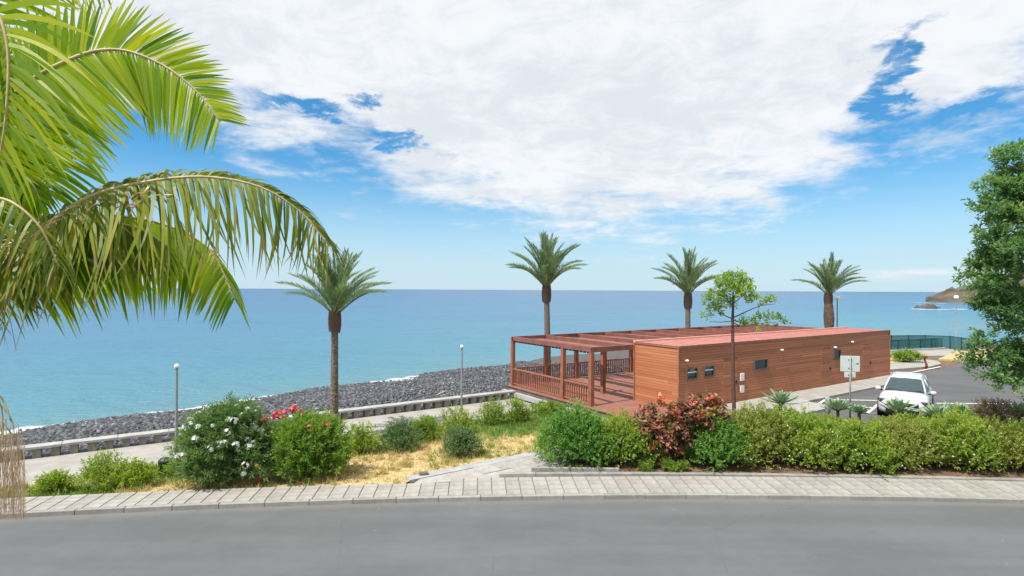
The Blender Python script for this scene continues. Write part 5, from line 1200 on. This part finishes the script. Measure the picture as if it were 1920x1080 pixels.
# ------------------------------------------------------------------ headland, islet, house across the bay
def headland():
    rs = np.random.default_rng(9); from mathutils import noise
    nx, ny = 200, 70; rows = []
    for j in range(ny):
        r = []
        for i in range(nx):
            X = 345 + 520 * (i / (nx - 1)); Y = 465 + 380 * (j / (ny - 1)); s = (X - (352 + .18 * (Y - 465) * (1 if Y > 500 else .3))) / 1.0
            n = noise.fractal(Vector((X * .018, Y * .018, 1.3)), 1.0, 2.1, 6); n2 = noise.fractal(Vector((X * .07, Y * .07, 5.1)), 1.0, 2.1, 4)
            px = 960 + F * X / Y; ramp = float(np.interp(X / Y, [.745, .757, .775, .80, .83, .86, .90, .96, 1.2, 2.0], [-4, 1.0, 3.5, 9.5, 11.5, 15, 21, 28, 44, 55]))
            front = min(1, max(0, (Y - 468) / 26)); back = min(1, max(0, (840 - Y) / 100))
            z = SEA_Z - 3 + (ramp + 3 + 3.2 * n * min(1, max(0, ramp / 6)) + 3.0 * n2 * (1 if ramp > 0 else 0)) * front ** .6 * back
            z += 4.5 * max(0, noise.fractal(Vector((X * .045, Y * .045, 8.2)), .8, 2.2, 5)) * front * (1 if ramp > 0 else 0)
            r.append((X, Y, z))
        rows.append(r)
    o = grid_sheet('headland', rows, MATS['headland'], None, False)
    # low dark reef in front
    for nm, (pa, pb, py, hgt) in (('a', (1718, 1780, 578, 3.4)), ('b', (1790, 1806, 577, 1.6)), ('c', (1573, 1584, 562.5, 1.2))):
        d = (H - SEA_Z) * F / (py - hor(pa)); x0, x1 = (pa - 960) / F * d, (pb - 960) / F * d; w = x1 - x0; rows = []
        for j in range(16):
            r = []
            for i in range(40):
                a, b = i / 39, j / 15; e = max(0, 1 - (2 * a - 1) ** 4) * max(0, 1 - (2 * b - 1) ** 2); n = noise.fractal(Vector((a * w * .16 + 3, b * 2.2, 2.0 + w)), 1.0, 2.0, 5)
                r.append((x0 + w * a, d + (b - .1) * w * .32, SEA_Z - .6 + e ** .5 * hgt * (.42 + .95 * n + .3 * math.sin(a * 17 + 1) * math.sin(a * 7))))
            rows.append(r)
        q = grid_sheet('islet', rows, MATS['rock'], None, False)
    # white water round the rocks
    m = MB(); rr = random.Random(3)
    for pa, py, wpx in ((1722, 579.5, 9), (1735, 580.5, 6), (1752, 580.8, 5), (1770, 580.5, 8), (1798, 579.8, 14), (1719, 567.5, 5), (1738, 568, 6), (1765, 569, 6)):
        d = (H - SEA_Z) * F / (py - hor(pa)); X = (pa - 960) / F * d; w = wpx * d / F; pl_ = [(X + w * .5 * math.cos(a) * (1 + .3 * rr.random()), d + 4.0 * math.sin(a) * (1 + .4 * rr.random())) for a in np.linspace(0, 6.28, 14)[:-1]]
        m.add([(p[0], p[1], SEA_Z + .05) for p in pl_], [tuple(range(len(pl_)))])
    tag(m.build('foam', MATS['foam']), 'white foam around the far rocks', 'foam', kind='stuff')
    # house on the slope, glimpsed through the tree
    q = PD(1893, 532, 500); o = root('hillside_house', (q.x, q.y, q.z - 9), 'peach-coloured house on the headland glimpsed through the tree', 'house')
    MB().box((0, 0, 5.5), (20, 12, 11)).build('wall', MATS['house'], o)
    r_ = MB().add([(-10.6, -6.6, 11), (10.6, -6.6, 11), (10.6, 6.6, 11), (-10.6, 6.6, 11), (-6, 0, 14), (6, 0, 14)], [(0, 1, 5, 4), (2, 3, 4, 5), (1, 2, 5), (3, 0, 4), (3, 2, 1, 0)]).build('roof', MATS['house_roof'], o)
    for x in (-7, -2.5, 2.5, 7): MB().box((x, -6.02, 7.6), (1.6, .1, 2.2)).build('window', MATS['pane'], o)
headland()
for o in list(bpy.data.objects):
    if o.type == 'MESH' and o.data is None: bpy.data.objects.remove(o)
